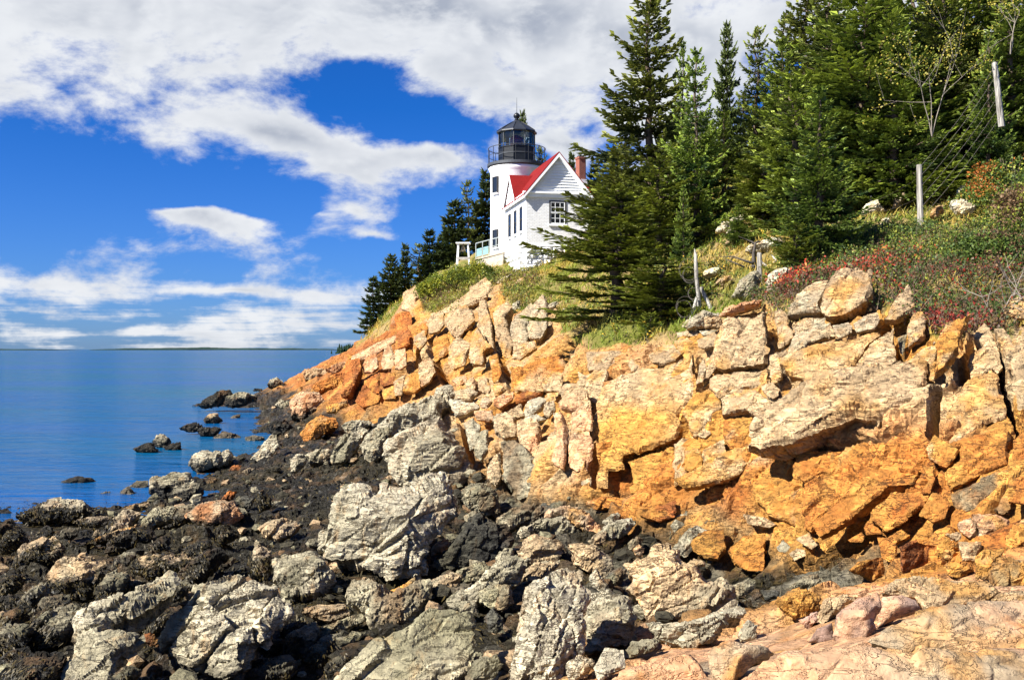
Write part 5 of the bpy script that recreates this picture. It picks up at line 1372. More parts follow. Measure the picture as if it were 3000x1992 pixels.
def lighthouse():
    X0, Y0 = (1514 - CX) / F * 67, 67.0
    zb = 9.2
    L = empty('lighthouse', (X0, Y0, zb))
    tag(L, 'white cylindrical lighthouse tower with black lantern room and conical roof', 'lighthouse')
    H_ = lambda z: z - zb
    r = 1.82
    # tower shell with two slit windows on the left limb
    m = MB(); m.lathe([(r + .06, 0), (r + .06, .5), (r + .02, .55), (r, 1.0), (r - .02, 4), (r - .02, H_(16.05)), (r + .06, H_(16.12)), (r + .10, H_(16.32))], 64)
    m.build('tower', M_WHITE, L, True)
    # gallery
    m = MB(); m.lathe([(r + .08, H_(16.30)), (r + .20, H_(16.42)), (r + .20, H_(16.60)), (r + .05, H_(16.62)), (.2, H_(16.64))], 64); m.build('gallery_deck', M_DGREY, L)
    rr = r + .13
    for k in range(14):
        a = 2 * math.pi * (k + .4) / 14
        m = MB(); m.tube([(rr * math.cos(a), rr * math.sin(a), H_(16.6)), (rr * math.cos(a), rr * math.sin(a), H_(17.66))], .022, 6); m.build('railing_post', M_BLACK, L)
    for z_, rd in ((17.66, .026), (17.14, .018)):
        pts = [(rr * math.cos(2 * math.pi * k / 48), rr * math.sin(2 * math.pi * k / 48), H_(z_)) for k in range(49)]
        m = MB(); m.tube(pts, rd, 6, False); m.build('railing', M_DGREY, L)
    # lantern: ten sides
    N = 10; rl = 1.24; a0 = R(8)
    m = MB(); m.lathe([(rl, H_(16.62)), (rl, H_(17.66)), (rl + .05, H_(17.68)), (rl + .05, H_(17.74)), (rl - .12, H_(17.76))], N, a0=a0); m.build('lantern_wall', M_BLACK, L)
    for k in range(N):
        a = a0 + 2 * math.pi * k / N; b_ = a0 + 2 * math.pi * (k + 1) / N
        p, q = (rl * math.cos(a), rl * math.sin(a)), (rl * math.cos(b_), rl * math.sin(b_))
        m = MB(); m.tube([(*p, H_(17.74)), (*p, H_(18.74))], .035, 6); m.build('mullion', M_DGREY, L)
        m = MB(); m.add([(p[0] * .985, p[1] * .985, H_(17.75)), (q[0] * .985, q[1] * .985, H_(17.75)), (q[0] * .985, q[1] * .985, H_(18.73)), (p[0] * .985, p[1] * .985, H_(18.73))], [(0, 1, 2, 3)]); m.build('pane', M_PANE, L)
        # panel seams of the iron wall
        m = MB(); m.tube([(p[0] * 1.006, p[1] * 1.006, H_(16.64)), (p[0] * 1.006, p[1] * 1.006, H_(17.64))], .022, 5); m.build('panel_rib', M_BLACK, L)
    m = MB(); m.lathe([(rl + .02, H_(17.22)), (rl + .035, H_(17.24)), (rl + .035, H_(17.28)), (rl + .02, H_(17.30))], N, a0=a0, cap=False); m.build('lantern_band', M_DGREY, L)
    m = MB(); m.lathe([(.12, H_(17.0)), (.30, H_(17.65)), (.42, H_(17.85)), (.50, H_(18.1)), (.50, H_(18.3)), (.40, H_(18.5)), (.2, H_(18.62))], 20); m.build('lens', M_LENS, L, True)
    m = MB(); m.lathe([(.55, H_(16.7)), (.55, H_(17.62))], 12); m.build('lens_pedestal', M_DARK, L, True)
    rf = MB(); rf.lathe([(rl + .10, H_(18.70)), (rl + .16, H_(18.74)), (rl + .15, H_(18.82)), (rl * .72, H_(19.17)), (.36, H_(19.48)), (.20, H_(19.62)), (.05, H_(19.64))], N, a0=a0)
    rf = rf.build('roof', M_ROOFK, L)
    for k in range(N):
        a = a0 + 2 * math.pi * k / N
        pr = [(rl + .155, 18.84), (rl * .72 + .01, 19.185), (.37, 19.50)]
        m = MB(); m.tube([(q * math.cos(a), q * math.sin(a), H_(z_)) for q, z_ in pr], .02, 5); m.build('roof_seam', M_BLACK, rf)
    m = MB(); m.lathe([(.09, H_(19.62)), (.17, H_(19.68)), (.10, H_(19.74)), (.19, H_(19.82)), (.235, H_(19.92)), (.21, H_(20.03)), (.12, H_(20.12)), (.05, H_(20.16))], 16); m.build('vent_ball', M_BLACK, L, True)
    m = MB(); m.tube([(0, 0, H_(20.1)), (0, 0, H_(21.2))], [.022, .008], 6); m.build('lightning_rod', M_BLACK, L)
    # slit windows on the seaward side
    for (z0, z1) in ((14.55, 15.55), (10.9, 12.0)):
        a = R(218)
        c, s_ = math.cos(a), math.sin(a)
        w = empty('window', (r * c, r * s_, H_(z0))); w.parent = L; w.rotation_euler = (0, 0, a)
        MB().box(-.12, .035, -.22, .22, 0, z1 - z0).build('pane', M_PANE2, w)
        MB().box(-.10, .06, -.30, -.22, -.05, z1 - z0 + .05).box(-.10, .06, .22, .30, -.05, z1 - z0 + .05).box(-.10, .06, -.22, .22, z1 - z0, z1 - z0 + .06).build('frame', M_SASH, w)
        MB().box(-.10, .12, -.34, .34, -.14, -.05).build('sill', M_WHITE, w)
    return L
lighthouse()

def sash_window(parent, x0, x1, z0, z1, axis, off, cols, rows, name='window', dark=False):
    """double-hung window on the wall whose outer face is at 'off'; axis 'g' gable (x runs right, outside is -y), 's' side (runs along y, outside is -x)"""
    w = empty(name, (0, 0, 0)); w.parent = parent
    def bx(m, a0, a1, z_0, z_1, d0, d1):
        if axis == 'g': m.box(a0, a1, off - d1, off - d0, z_0, z_1)
        else: m.box(off - d1, off - d0, a0, a1, z_0, z_1)
    fw = .07
    m = MB(); bx(m, x0 - fw, x0, z0 - .02, z1 + fw, -.05, .045); bx(m, x1, x1 + fw, z0 - .02, z1 + fw, -.05, .045); bx(m, x0, x1, z1, z1 + fw, -.05, .045); m.build('frame', M_SASH, w)
    m = MB(); bx(m, x0 - fw - .06, x1 + fw + .06, z0 - .14, z0 - .02, -.05, .10); m.build('sill', M_TRIM, w)
    zm = (z0 + z1) / 2
    for (a, b_, d) in ((z0, zm, .0), (zm, z1, .012)):
        m = MB(); bw = .045
        bx(m, x0 + .002, x0 + bw, a + .002, b_ - .002, -.04, .022 + d); bx(m, x1 - bw, x1 - .002, a + .002, b_ - .002, -.04, .022 + d)
        bx(m, x0 + bw, x1 - bw, a + .002, a + bw, -.04, .022 + d); bx(m, x0 + bw, x1 - bw, b_ - bw, b_ - .002, -.04, .022 + d)
        for k in range(1, cols):
            xc = x0 + (x1 - x0) * k / cols
            bx(m, xc - .014, xc + .014, a + bw, b_ - bw, -.03, .018 + d)
        for k in range(1, rows):
            zc = a + (b_ - a) * k / rows
            bx(m, x0 + bw, x1 - bw, zc - .013, zc + .013, -.028, .016 + d)
        m.build('sash', M_SASH if dark else M_TRIM, w)
        for i in range(cols):
            for k in range(rows):
                m = MB()
                xa, xb = x0 + (x1 - x0) * i / cols + .012, x0 + (x1 - x0) * (i + 1) / cols - .012
                za, zb_ = a + (b_ - a) * k / rows + .012, a + (b_ - a) * (k + 1) / rows - .012
                bx(m, xa, xb, za, zb_, -.02, .004 + d); m.build('pane', M_PANE2, w)

def white_house():
    phi = R(12.5)
    Wg, Ls = 3.95, 6.0
    X0, Y0 = (1541 - CX) / F * 58.5, 58.5
    zb = 8.3
    H = empty('white_house', (X0, Y0, zb), phi)
    tag(H, 'small white painted brick house with red gable roof beside the lighthouse', 'house')
    ze = 13.38 - zb; zs = 10.2 - zb; za = ze + 2.25
    # walls, hollow behind the windows
    MB().box(0, Wg, 0, Ls, zs, ze).build('wall', M_BRICKW, H)
    # rough whitewashed stone footing
    M_ST = noisy('whitewashed_stone', (.74, .74, .72), .8, .2, .12, 3.0, .06)
    MB().box(-.02, Wg + .02, .06, Ls, -.6, zs - .02).build('foundation', M_ST, H)
    rng = np.random.default_rng(4)
    def stone(x0, x1, z0, z1, side):
        n = 6
        g = np.linspace(0, 1, n); U, V = np.meshgrid(g, g)
        d = .05 + .20 * rng.random() * (1 - np.maximum(np.abs(U - .5), np.abs(V - .5)) * 2) ** .4 * 1.0 + .03
        d = np.where((U == 0) | (U == 1) | (V == 0) | (V == 1), -.05, d + rng.normal(size=U.shape) * .05)
        uu = x0 + (x1 - x0) * U + rng.normal(size=U.shape) * .015; vv = z0 + (z1 - z0) * V + rng.normal(size=U.shape) * .015
        if side == 'g': pts = np.stack([uu, .06 - d, vv], -1)
        else: pts = np.stack([-.02 - d, uu, vv], -1)
        i = np.arange(n - 1)[:, None] * n + np.arange(n - 1)[None, :]
        f = np.stack([i, i + 1, i + n + 1, i + n], -1).reshape(-1, 4)
        if side != 'g': f = f[:, ::-1]
        mk('foundation_stone', pts.reshape(-1, 3), f, M_ST, H, smooth=False)
    for side, Lm in (('g', Wg), ('s', Ls)):
        z_ = zs - .02
        while z_ > -.5:
            hh = .26 + .18 * rng.random(); x = -.05
            while x < Lm:
                ww = .35 + .5 * rng.random(); stone(x, min(x + ww, Lm + .05), max(z_ - hh, -.6), z_, side); x += ww
            z_ -= hh
    MB().box(-.05, Wg + .04, -.05, Ls, zs - .025, zs + .06).build('water_table', M_WHITE, H)
    # cornice under the eaves
    MB().box(-.14, 0, -.10, Ls + .1, ze - .30, ze - .02).box(-.10, Wg + .10, -.13, 0, ze - .28, ze - .06).build('cornice', M_TRIM, H)
    MB().box(-.20, Wg + .2, -.22, .0, ze - .06, ze + .05).build('gable_ledge', M_TRIM, H)
    # gable clad in boards
    cxg = Wg / 2; hw = Wg / 2 + .02
    nb_ = 13; zg0 = ze + .05
    MB().prism([(cxg - hw, .12, zg0), (cxg + hw, .12, zg0), (cxg, .12, za)], (0, .1, 0)).build('gable_back', M_TRIM, H)
    for k in range(nb_):
        z0 = zg0 + (za - zg0) * k / nb_; z1 = zg0 + (za - zg0) * (k + 1) / nb_
        w0 = hw * (1 - k / nb_) + .0; w1 = hw * (1 - (k + .97) / nb_)
        if w1 < .12: break
        MB().add([(cxg - w0, -.03, z0), (cxg + w0, -.03, z0), (cxg + w1, .05, z1), (cxg - w1, .05, z1), (cxg - w0, .115, z0), (cxg + w0, .115, z0), (cxg + w1, .115, z1), (cxg - w1, .115, z1)],
                 [(0, 1, 2, 3), (4, 5, 1, 0), (5, 6, 2, 1), (7, 4, 0, 3), (3, 2, 6, 7), (5, 4, 7, 6)]).build('clapboard', M_TRIM, H)
    # main roof: two slopes, red
    ov = .2; zl = ze - .06
    def slope(sgn):
        xe = cxg + sgn * (Wg / 2 + ov); ze_ = za + .12 - (Wg / 2 + ov) * (za + .1 - ze) / (Wg / 2)
        a = [(cxg, -.30, za + .14), (xe, -.30, ze_), (xe, Ls + .25, ze_), (cxg, Ls + .25, za + .14)]
        MB().prism(a, (0, 0, .07)).build('roof', M_RED, H)
        # rake board along the gable
        MB().prism([(cxg, -.295, za + .135), (xe, -.295, ze_ - .005), (xe, -.295, ze_ - .19), (cxg, -.295, za - .10)], (0, .09, 0)).build('rake_board', M_TRIM, H)
        MB().prism([(cxg, -.205, za - .02), (xe - sgn * .1, -.205, ze_ - .10), (xe - sgn * .1, -.205, ze_ - .19), (cxg, -.205, za - .11)], (0, .25, 0)).build('soffit', M_TRIM, H)
        MB().prism([(xe, -.20, ze_), (xe, Ls + .2, ze_), (xe - sgn * .02, Ls + .2, ze_ - .13), (xe - sgn * .02, -.20, ze_ - .13)], (-sgn * .10, 0, 0)).build('fascia', M_TRIM, H)
    slope(-1); slope(1)
    # small cross gable over the three side windows
    yc, hw2 = 3.7, 1.40; zt = ze + 1.55
    xf = -.12
    pitch = (za + .14 - ze) / (Wg / 2)
    xr = cxg - (za + .14 - zt) / pitch
    MB().prism([(xf, yc - hw2, ze - .04), (xf, yc + hw2, ze - .04), (xf, yc, zt - .05)], (.12, 0, 0)).build('cross_gable_back', M_TRIM, H)
    for k in range(9):
        z0 = ze + (zt - .05 - ze) * k / 9; z1 = ze + (zt - .05 - ze) * (k + 1) / 9
        w0 = hw2 * (1 - k / 9); w1 = hw2 * (1 - (k + .97) / 9)
        MB().add([(xf - .045, yc + w0, z0), (xf - .045, yc - w0, z0), (xf - .012, yc - w1, z1), (xf - .012, yc + w1, z1), (xf - .002, yc + w0, z0), (xf - .002, yc - w0, z0)], [(0, 1, 2, 3), (4, 5, 1, 0)]).build('clapboard', M_TRIM, H)
    for sg in (-1, 1):
        e = (yc + sg * (hw2 + .12)); zee = ze - .13
        MB().prism([(xf - .10, yc, zt + .06), (xf - .10, e, zee), (cxg - (za + .14 - zee) / pitch + .05, e, zee), (xr + .1, yc, zt + .06)], (0, 0, .06)).build('cross_gable_roof', M_RED, H)
        MB().prism([(xf - .17, yc, zt + .125), (xf - .17, e, zee + .065), (xf - .17, e, zee - .10), (xf - .17, yc, zt - .05)], (.06, 0, 0)).build('rake_board', M_TRIM, H)
    sash_window(H, 1.50, 2.40, 11.55 - zb, 12.86 - zb, 'g', 0, 3, 2)
    for y in (1.25, 2.85, 4.5):
        sash_window(H, y - .27, y + .27, 11.2 - zb, 12.6 - zb, 's', 0, 1, 1, dark=True)
    MB().box(-.004, .06, .02, .10, zs + .08, ze - .32).build('corner_board', M_TRIM, H)
    MB().tube([(Wg - .12, -.06, ze - .3), (Wg - .12, -.06, zs)], .04, 8).build('downpipe', M_TRIM, H)
    return H
white_house()

def keeper_house():
    X0, Y0 = 5.1, 76.0
    zb = 11.4
    K = empty('keeper_house', (X0, Y0, zb), R(24))
    tag(K, 'larger red-roofed house with brick chimney mostly hidden behind spruces', 'house')
    MB().box(-3.2, 3.2, -2.6, 2.6, -1.0, 3.6).build('wall', M_BRICKW, K)
    for sg in (-1, 1):
        MB().prism([(-3.5, 0, 5.55), (3.5, 0, 5.55), (3.5, sg * 3.0, 3.35), (-3.5, sg * 3.0, 3.35)], (0, 0, .1)).build('roof', M_RED, K)
    for sg in (-1, 1):
        MB().prism([(sg * 3.2, -2.6, 3.6), (sg * 3.2, 2.6, 3.6), (sg * 3.2, 0, 5.5)], (-sg * .1, 0, 0)).build('gable', M_TRIM, K)
    c = MB().box(-.02, .52, -.3, .3, 4.6, 7.35).build('chimney', M_BRICKR, K)
    MB().box(-.07, .57, -.35, .35, 7.35, 7.5).build('chimney_cap', M_BRICKR, c)
    MB().box(.05, .45, -.22, .22, 7.5, 7.62).build('flue', M_DARK, c)
    MB().box(-.12, .62, -.4, .4, 5.1, 5.75).build('flashing', M_TRIM, c)
    for x in (-1.8, 0.2, 1.9):
        sash_window(K, x - .4, x + .4, 1.0, 2.5, 'g', -2.6, 2, 2)
    MB().tube([(.7, 0, 5.5), (.7, 0, 8.1)], .015, 5).build('aerial', M_BLACK, K)
keeper_house()

def walkway():
    # concrete abutment with metal rail at the seaward corner of the house
    a = P(1394, 775, 64.5); c = P(1474, 770, 63.0)
    W_ = empty('retaining_wall', tuple(a))
    tag(W_, 'tan concrete retaining wall at the seaward foot of the lighthouse', 'wall')
    d = c - a
    top0, top1 = P(1394, 762, 64.5)[2] - a[2], P(1474, 742, 63)[2] - a[2]
    MB().prism([(0, 0, -2.2), (d[0], d[1], -2.4), (d[0], d[1], top1), (0, 0, top0)], (.1, .35, 0)).build('wall', M_CONC, W_)
    MB().prism([(-.05, -.05, top0), (d[0], d[1] - .05, top1), (d[0], d[1] - .05, top1 + .10), (-.05, -.05, top0 + .10)], (.12, .45, 0)).build('coping', M_CONC, W_)
    Rl = empty('walkway_railing', tuple(a))
    tag(Rl, 'grey metal railing of the walkway beside the lighthouse', 'railing')
    n = 5
    for k in range(n):
        t_ = k / (n - 1)
        x, y = d[0] * t_, d[1] * t_ + .1; z0 = top0 + (top1 - top0) * t_ + .08
        MB().tube([(x, y, z0), (x, y, z0 + 1.02)], .03, 6).build('post', M_RAIL, Rl)
    for hgt, rd in ((1.02, .032), (.55, .02), (.12, .02)):
        MB().tube([(0, .1, top0 + .08 + hgt), (d[0], d[1] + .1, top1 + .08 + hgt)], rd, 6).build('rail', M_RAIL, Rl)
    M_MESH = noisy('blue_green_panel', (.16, .30, .32), .4, .4, .15, 4.0)
    for k in range(2):
        t0, t1 = .03 + k * .24, .22 + k * .24
        MB().prism([(d[0] * t0, d[1] * t0 + .11, top0 + (top1 - top0) * t0 + .24), (d[0] * t1, d[1] * t1 + .11, top0 + (top1 - top0) * t1 + .24), (d[0] * t1, d[1] * t1 + .11, top0 + (top1 - top0) * t1 + .72), (d[0] * t0, d[1] * t0 + .11, top0 + (top1 - top0) * t0 + .72)], (0, .015, 0)).build('panel', M_MESH, Rl)
walkway()

def bell_frame():
    Y = 66.0
    b0 = P(1357, 768, Y)
    B = empty('bell_frame', tuple(b0))
    tag(B, 'small weathered A-shaped wooden bell frame left of the lighthouse', 'frame')
    w0, w1, h = .47, .32, 1.22
    for s_ in (-1, 1):
        for dy in (-.25, .25):
            MB().prism([(s_ * w0 - .05, dy * 1.5 - .05, -1.0), (s_ * w0 + .05, dy * 1.5 - .05, -1.0), (s_ * w1 + .05, dy - .05, h), (s_ * w1 - .05, dy - .05, h)], (0, .1, 0)).build('leg', M_TRIM, B)
    MB().box(-.48, .48, -.42, .42, h, h + .07).build('top', M_TRIM, B)
    MB().box(-.42, .42, -.38, -.30, .18, .30).build('crossbar', M_WOODG, B)
    MB().box(-.42, .42, .30, .38, .18, .30).build('crossbar', M_WOODG, B)
    m = MB(); m.lathe([(.05, h - .02), (.08, h - .18), (.12, h - .24), (.15, h - .42), (.20, h - .5)], 14); m.build('bell', noisy('bronze', (.20, .16, .09), .4, .5, .2, 6.0), B, True)
bell_frame()
# ------------------------------------------------------------------ spruces
M_BARK = noisy('spruce_bark', (.085, .062, .045), .95, .1, .4, 9.0, .02)
M_TWIG = noisy('dry_twigs', (.20, .17, .135), .9, .1, .3, 9.0)
M_DEAD = noisy('silvered_deadwood', (.42, .39, .34), .9, .15, .3, 7.0, .02)

def sprays(base, d, L, W, cl, rng):
    """two crossed lozenges per twig"""
    n = len(base)
    r = rng.normal(size=(n, 3)); a = np.cross(d, r); a /= np.maximum(np.linalg.norm(a, axis=1, keepdims=True), 1e-6)
    b = np.cross(d, a)
    Ld = d * L[:, None]
    out = []
    for s_ in (a, b):
        w = s_ * W[:, None]
        out += [base, base + Ld * .45 + w, base + Ld, base + Ld * .40 - w]
    v = np.stack(out, 1).reshape(-1, 3)
    i0 = np.arange(n) * 8
    f = np.concatenate([np.stack([i0 + k, i0 + k + 1, i0 + k + 2, i0 + k + 3], 1) for k in (0, 4)])
    return v, f, np.repeat(cl, 8, 0)

def spruce_mesh(seed, ragged=.3, clear=.04, taper=.9, dense=1.0, droop=.25, whorls=34, tip=(.10, .125, .02), deep=(.022, .045, .012), spray=.085, lopsided=.0, tall=1.0):
    """unit tree: height 1, crown radius about 1 (both scaled by the thing that uses it)"""
    rng = np.random.default_rng(seed)
    HW = 4.0                                  # proportions the twigs are made for: height 4 units of radius
    Bp, Bd, Bl, Bw, Bc = [], [], [], [], []
    wood = MB()
    for w in range(whorls):
        t_ = (w + rng.random() * .6) / whorls
        t_ = clear + (1 - clear) * t_ ** .92
        zc = t_ * HW
        env = (1 - t_) ** taper
        nb = int(rng.integers(6, 9))
        a0 = rng.random() * 6.28
        for k in range(nb):
            a = a0 + 6.283 * k / nb + rng.normal() * .22
            L = env * (1 - ragged * rng.random() ** .8) * (1 + ragged * .5 * (rng.random() < .18)) + .05
            L *= 1 + lopsided * math.cos(a - 3.4)
            if rng.random() < ragged * .25: continue
            out = np.array([math.cos(a), math.sin(a), 0.0])
            side = np.array([-math.sin(a), math.cos(a), 0.0])
            rise = (.55 * t_ - droop * (1 - t_)) + rng.normal() * .11
            tone = rng.normal() * .22
            def at(s_):
                return np.array([0, 0, zc]) + out * (L * s_) + np.array([0, 0, 1.0]) * L * (rise * s_ + .16 * s_ ** 3 - .06 * math.sin(3.14 * s_))
            if L > .22:
                wood.tube([at(0), at(.5), at(.92)], [.020 * L + .004, .012 * L + .003, .003], 4, False)
            ns = max(3, int(L * 27 * dense))
            s_ = (.12 + .88 * (np.arange(ns) + rng.random(ns) * .5) / ns)
            for sj in s_:
                p0 = at(sj)
                sl = L * (.42 * (1 - sj) + .10) * (.7 + .6 * rng.random())
                for sg in (-1, 1):
                    dirn = out * .75 + side * sg * (.95 - .3 * sj) + np.array([0, 0, .04 + .25 * t_ - .18 * (1 - sj)]) + rng.normal(size=3) * .14
                    dirn /= np.linalg.norm(dirn)
                    m = max(1, int(round(sl / .07)))
                    for q in range(m):
                        pp = p0 + dirn * sl * (q / m)
                        Bp.append(pp)
                        dd = dirn + rng.normal(size=3) * .30 + out * .25 + np.array([0, 0, .08])
                        Bd.append(dd / np.linalg.norm(dd))
                        Bl.append(spray * (.75 + .6 * rng.random())); Bw.append(.2 * spray * (.8 + .5 * rng.random()))
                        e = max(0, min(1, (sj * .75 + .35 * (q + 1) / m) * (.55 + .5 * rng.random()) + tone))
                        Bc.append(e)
            Bp.append(at(.97)); dd = at(1) - at(.9); Bd.append(dd / np.linalg.norm(dd)); Bl.append(spray * 1.3); Bw.append(.032); Bc.append(.9)
    # leader
    for q in range(14):
        zc = HW * (.93 + .07 * q / 14)
        for k in range(3):
            a = rng.random() * 6.28
            Bp.append(np.array([0, 0, zc])); dd = np.array([math.cos(a) * .7, math.sin(a) * .7, .8]); Bd.append(dd / np.linalg.norm(dd)); Bl.append(.16 * (1 - q / 18)); Bw.append(.02); Bc.append(.8)
    Bp, Bd, Bl, Bw, Bc = np.array(Bp), np.array(Bd), np.array(Bl), np.array(Bw), np.array(Bc)
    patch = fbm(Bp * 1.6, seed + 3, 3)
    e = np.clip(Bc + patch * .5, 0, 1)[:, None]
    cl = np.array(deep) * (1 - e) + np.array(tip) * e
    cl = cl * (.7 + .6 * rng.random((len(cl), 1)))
    v, f, c = sprays(Bp, Bd, Bl, Bw, cl, rng)
    v = v * np.array([1, 1, 1 / HW])
    wv = np.array(wood.v) * np.array([1, 1, 1 / HW])
    tr = MB(); pts = [(rng.normal() * .006 * k, rng.normal() * .006 * k, HW * k / 8) for k in range(9)]
    tr.tube(pts, [.075 * (1 - k / 8.4) + .006 for k in range(9)], 8)
    b0 = len(tr.v); tr.v += [tuple(q) for q in np.array(wood.v)]; tr.f += [tuple(i + b0 for i in q) for q in wood.f]
    tv = np.array(tr.v) * np.array([1, 1, 1 / HW])
    return (v, f, c), (tv, tr.f)

SPR = {}
def spruce_kind(key, **kw):
    (v, f, c), (tv, tf) = spruce_mesh(**kw)
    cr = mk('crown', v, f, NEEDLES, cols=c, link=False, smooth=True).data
    tk = mk('trunk', tv, tf, M_BARK, link=False, smooth=True).data
    SPR[key] = (tk, cr)
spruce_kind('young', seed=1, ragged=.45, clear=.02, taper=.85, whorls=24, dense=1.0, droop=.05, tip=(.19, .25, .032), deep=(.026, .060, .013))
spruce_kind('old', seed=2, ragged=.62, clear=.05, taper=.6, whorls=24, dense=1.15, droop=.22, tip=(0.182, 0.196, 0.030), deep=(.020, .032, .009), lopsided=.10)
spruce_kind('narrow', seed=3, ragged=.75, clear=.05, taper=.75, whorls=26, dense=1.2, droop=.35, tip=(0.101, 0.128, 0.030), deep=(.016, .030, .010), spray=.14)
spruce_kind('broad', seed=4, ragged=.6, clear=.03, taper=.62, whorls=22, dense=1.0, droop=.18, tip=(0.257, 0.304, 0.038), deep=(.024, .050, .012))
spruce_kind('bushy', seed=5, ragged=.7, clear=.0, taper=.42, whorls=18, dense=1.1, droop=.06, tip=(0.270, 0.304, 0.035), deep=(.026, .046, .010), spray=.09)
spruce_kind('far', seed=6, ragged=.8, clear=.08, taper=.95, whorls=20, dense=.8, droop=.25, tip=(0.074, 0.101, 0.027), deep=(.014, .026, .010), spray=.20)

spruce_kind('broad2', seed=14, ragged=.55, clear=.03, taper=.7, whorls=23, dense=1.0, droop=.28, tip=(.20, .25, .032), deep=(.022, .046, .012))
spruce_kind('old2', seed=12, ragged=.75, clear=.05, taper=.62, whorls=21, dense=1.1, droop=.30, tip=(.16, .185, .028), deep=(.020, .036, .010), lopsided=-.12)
def spruce(label, kind, px, Y, apex, rad, base=None, rot=0.0, group='spruces on the slope', tilt=0.0):
    X = (px - CX) / F * Y
    z0 = gz(X, Y) - .12
    if base is not None: z0 = min(z0, P(px, base, Y)[2])
    top = CAMZ + (HY - apex) / F * Y
    h = max(top - z0, .8); r = rad * Y / F
    t = empty('spruce_tree', (X, Y, z0), rot)
    t.rotation_euler = (tilt, tilt * .4, rot)
    tk, cr = SPR[kind]
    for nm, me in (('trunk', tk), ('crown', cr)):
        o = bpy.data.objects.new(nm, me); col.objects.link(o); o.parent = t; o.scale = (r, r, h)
    tag(t, label, 'tree', group)
    return t
# in front, left to right
spruce('tall ragged dark spruce towering right of the lighthouse', 'old', 1905, 40, -8, 225, rot=.4)
spruce('bushy spruce on the cliff edge reaching toward the white house', 'bushy', 1810, 27, 560, 290, rot=2.0)
spruce('low dense spruce bush at the cliff edge beside the coiled-wire post', 'bushy', 1940, 24.5, 760, 215, rot=.7)
spruce('ragged small spruce hiding the right corner of the white house', 'old', 1800, 43, 430, 165, rot=1.2)
spruce('bright green young spruce right of the tall ragged one', 'young', 2040, 34, 150, 130, rot=.2)
spruce('slim dark spruce standing alone against the cloud', 'narrow', 2129, 56, 72, 62, rot=1.0)
spruce('thin feathery spruce top just left of the bright young spruce', 'young', 2000, 44, 130, 80, rot=2.2)
spruce('dark spruce at the left flank of the dense wood', 'old2', 2215, 42, 80, 115, rot=.5)
spruce('tall spruce with bare trunk showing near its top', 'old', 2358, 40, -70, 190, rot=2.6)
spruce('largest spruce with layered drooping boughs in mid wood', 'broad', 2530, 31, -130, 350, rot=.9)
spruce('young spruce with long pale leader in front of the wood', 'young', 2403, 23.5, 262, 178, rot=1.6)
spruce('spruce with bright leader right of the layered giant', 'broad', 2690, 34, -60, 260, rot=2.1)
spruce('dark spruce filling the upper right behind the leaning post', 'broad', 2860, 33, -160, 290, rot=.1)
spruce('spruce cut by the right edge of the picture', 'broad', 3040, 31, -120, 280, rot=1.3)
spruce('slender spruce with bare leader near the leaning grey post', 'young', 2897, 29, 110, 110, rot=2.9)
spruce('spruce between the layered giant and the bare-topped one', 'broad', 2440, 37, 20, 210, rot=2.4)
spruce('low spruce under the layered giant on the slope', 'bushy', 2240, 33, 430, 150, rot=.3)
spruce('low spreading spruce above the white slope stones', 'bushy', 2540, 31, 330, 170, rot=1.1)
spruce('low spruce beside the leaf-dotted birch', 'bushy', 2800, 33, 290, 150, rot=2.2)
spruce('small brownish young spruce alone in the golden grass', 'young', 2003, 31, 545, 48, rot=.8)
spruce('knee-high spruce seedling by the leaning white slab', 'young', 2165, 30, 600, 60, rot=1.8)
spruce('squat spruce below the young leader spruce at the red bushes', 'bushy', 2330, 22.5, 660, 110, rot=2.5)
spruce('low spruce left of the bright young spruce', 'bushy', 1960, 36, 430, 110, rot=1.4)
spruce('spruce sapling at the lip of the cliff', 'bushy', 1905, 22.6, 985, 62, rot=.5)
spruce('bushy spruce filling the gap under the tall ragged one', 'bushy', 1930, 33, 470, 170, rot=2.7)
spruce('broad spruce rising behind the young leader spruce', 'broad', 2330, 30, 230, 190, rot=1.5)
spruce('broad spruce behind the tall fence post', 'broad', 2680, 30, 150, 230, rot=.35)
for k, (px, Y, ap, rad, kd, lab) in enumerate([(2290, 36, 120, 150, 'broad2', 'full spruce left of the bare-topped one'), (2430, 33, -40, 200, 'old2', 'shaggy spruce right of the bare-topped one'), (2620, 29.5, 60, 210, 'broad2', 'full spruce in front of the layered giant, to its right'),
     (2760, 31, -40, 220, 'old2', 'shaggy spruce behind the leaf-dotted birch'), (2960, 30, 20, 220, 'broad2', 'full spruce left of the right-edge one'), (2120, 40, 330, 110, 'broad2', 'mid-sized spruce under the slim dark one'), (2560, 38, -150, 220, 'old2', 'shaggy tall spruce just behind the layered giant')]):
    spruce(lab, kd, px, Y, ap, rad, rot=k * .9 + .4)
# second row and the far side of the wood
for k, (px, Y, ap, rad, kd, lab) in enumerate([(2300, 52, 40, 130, 'old2', 'spruce deep in the wood behind the bare-topped one'), (2600, 46, -90, 200, 'broad2', 'tall spruce deep in the wood behind the layered giant'),
     (2780, 48, -120, 200, 'old', 'old spruce deep in the wood at the upper right'), (2960, 44, -140, 220, 'old', 'old spruce deep in the wood near the right edge'), (3120, 40, -100, 240, 'broad', 'spruce just beyond the right edge'),
     (2180, 60, 270, 90, 'broad', 'spruce behind the slim dark one'), (1990, 56, 300, 120, 'broad', 'spruce behind the tall ragged one'), (1830, 58, 420, 90, 'old', 'spruce between the tall ragged one and the chimney'),
     (2070, 60, 330, 100, 'broad', 'spruce seen between the bright young one and the slim one'), (2420, 60, 60, 150, 'old', 'tall spruce at the back of the wood'), (1740, 70, 480, 50, 'far', 'spruce top beside the brick chimney')]):
    spruce(lab, kd, px, Y, ap, rad, rot=k * .7, group='spruces at the back of the wood')
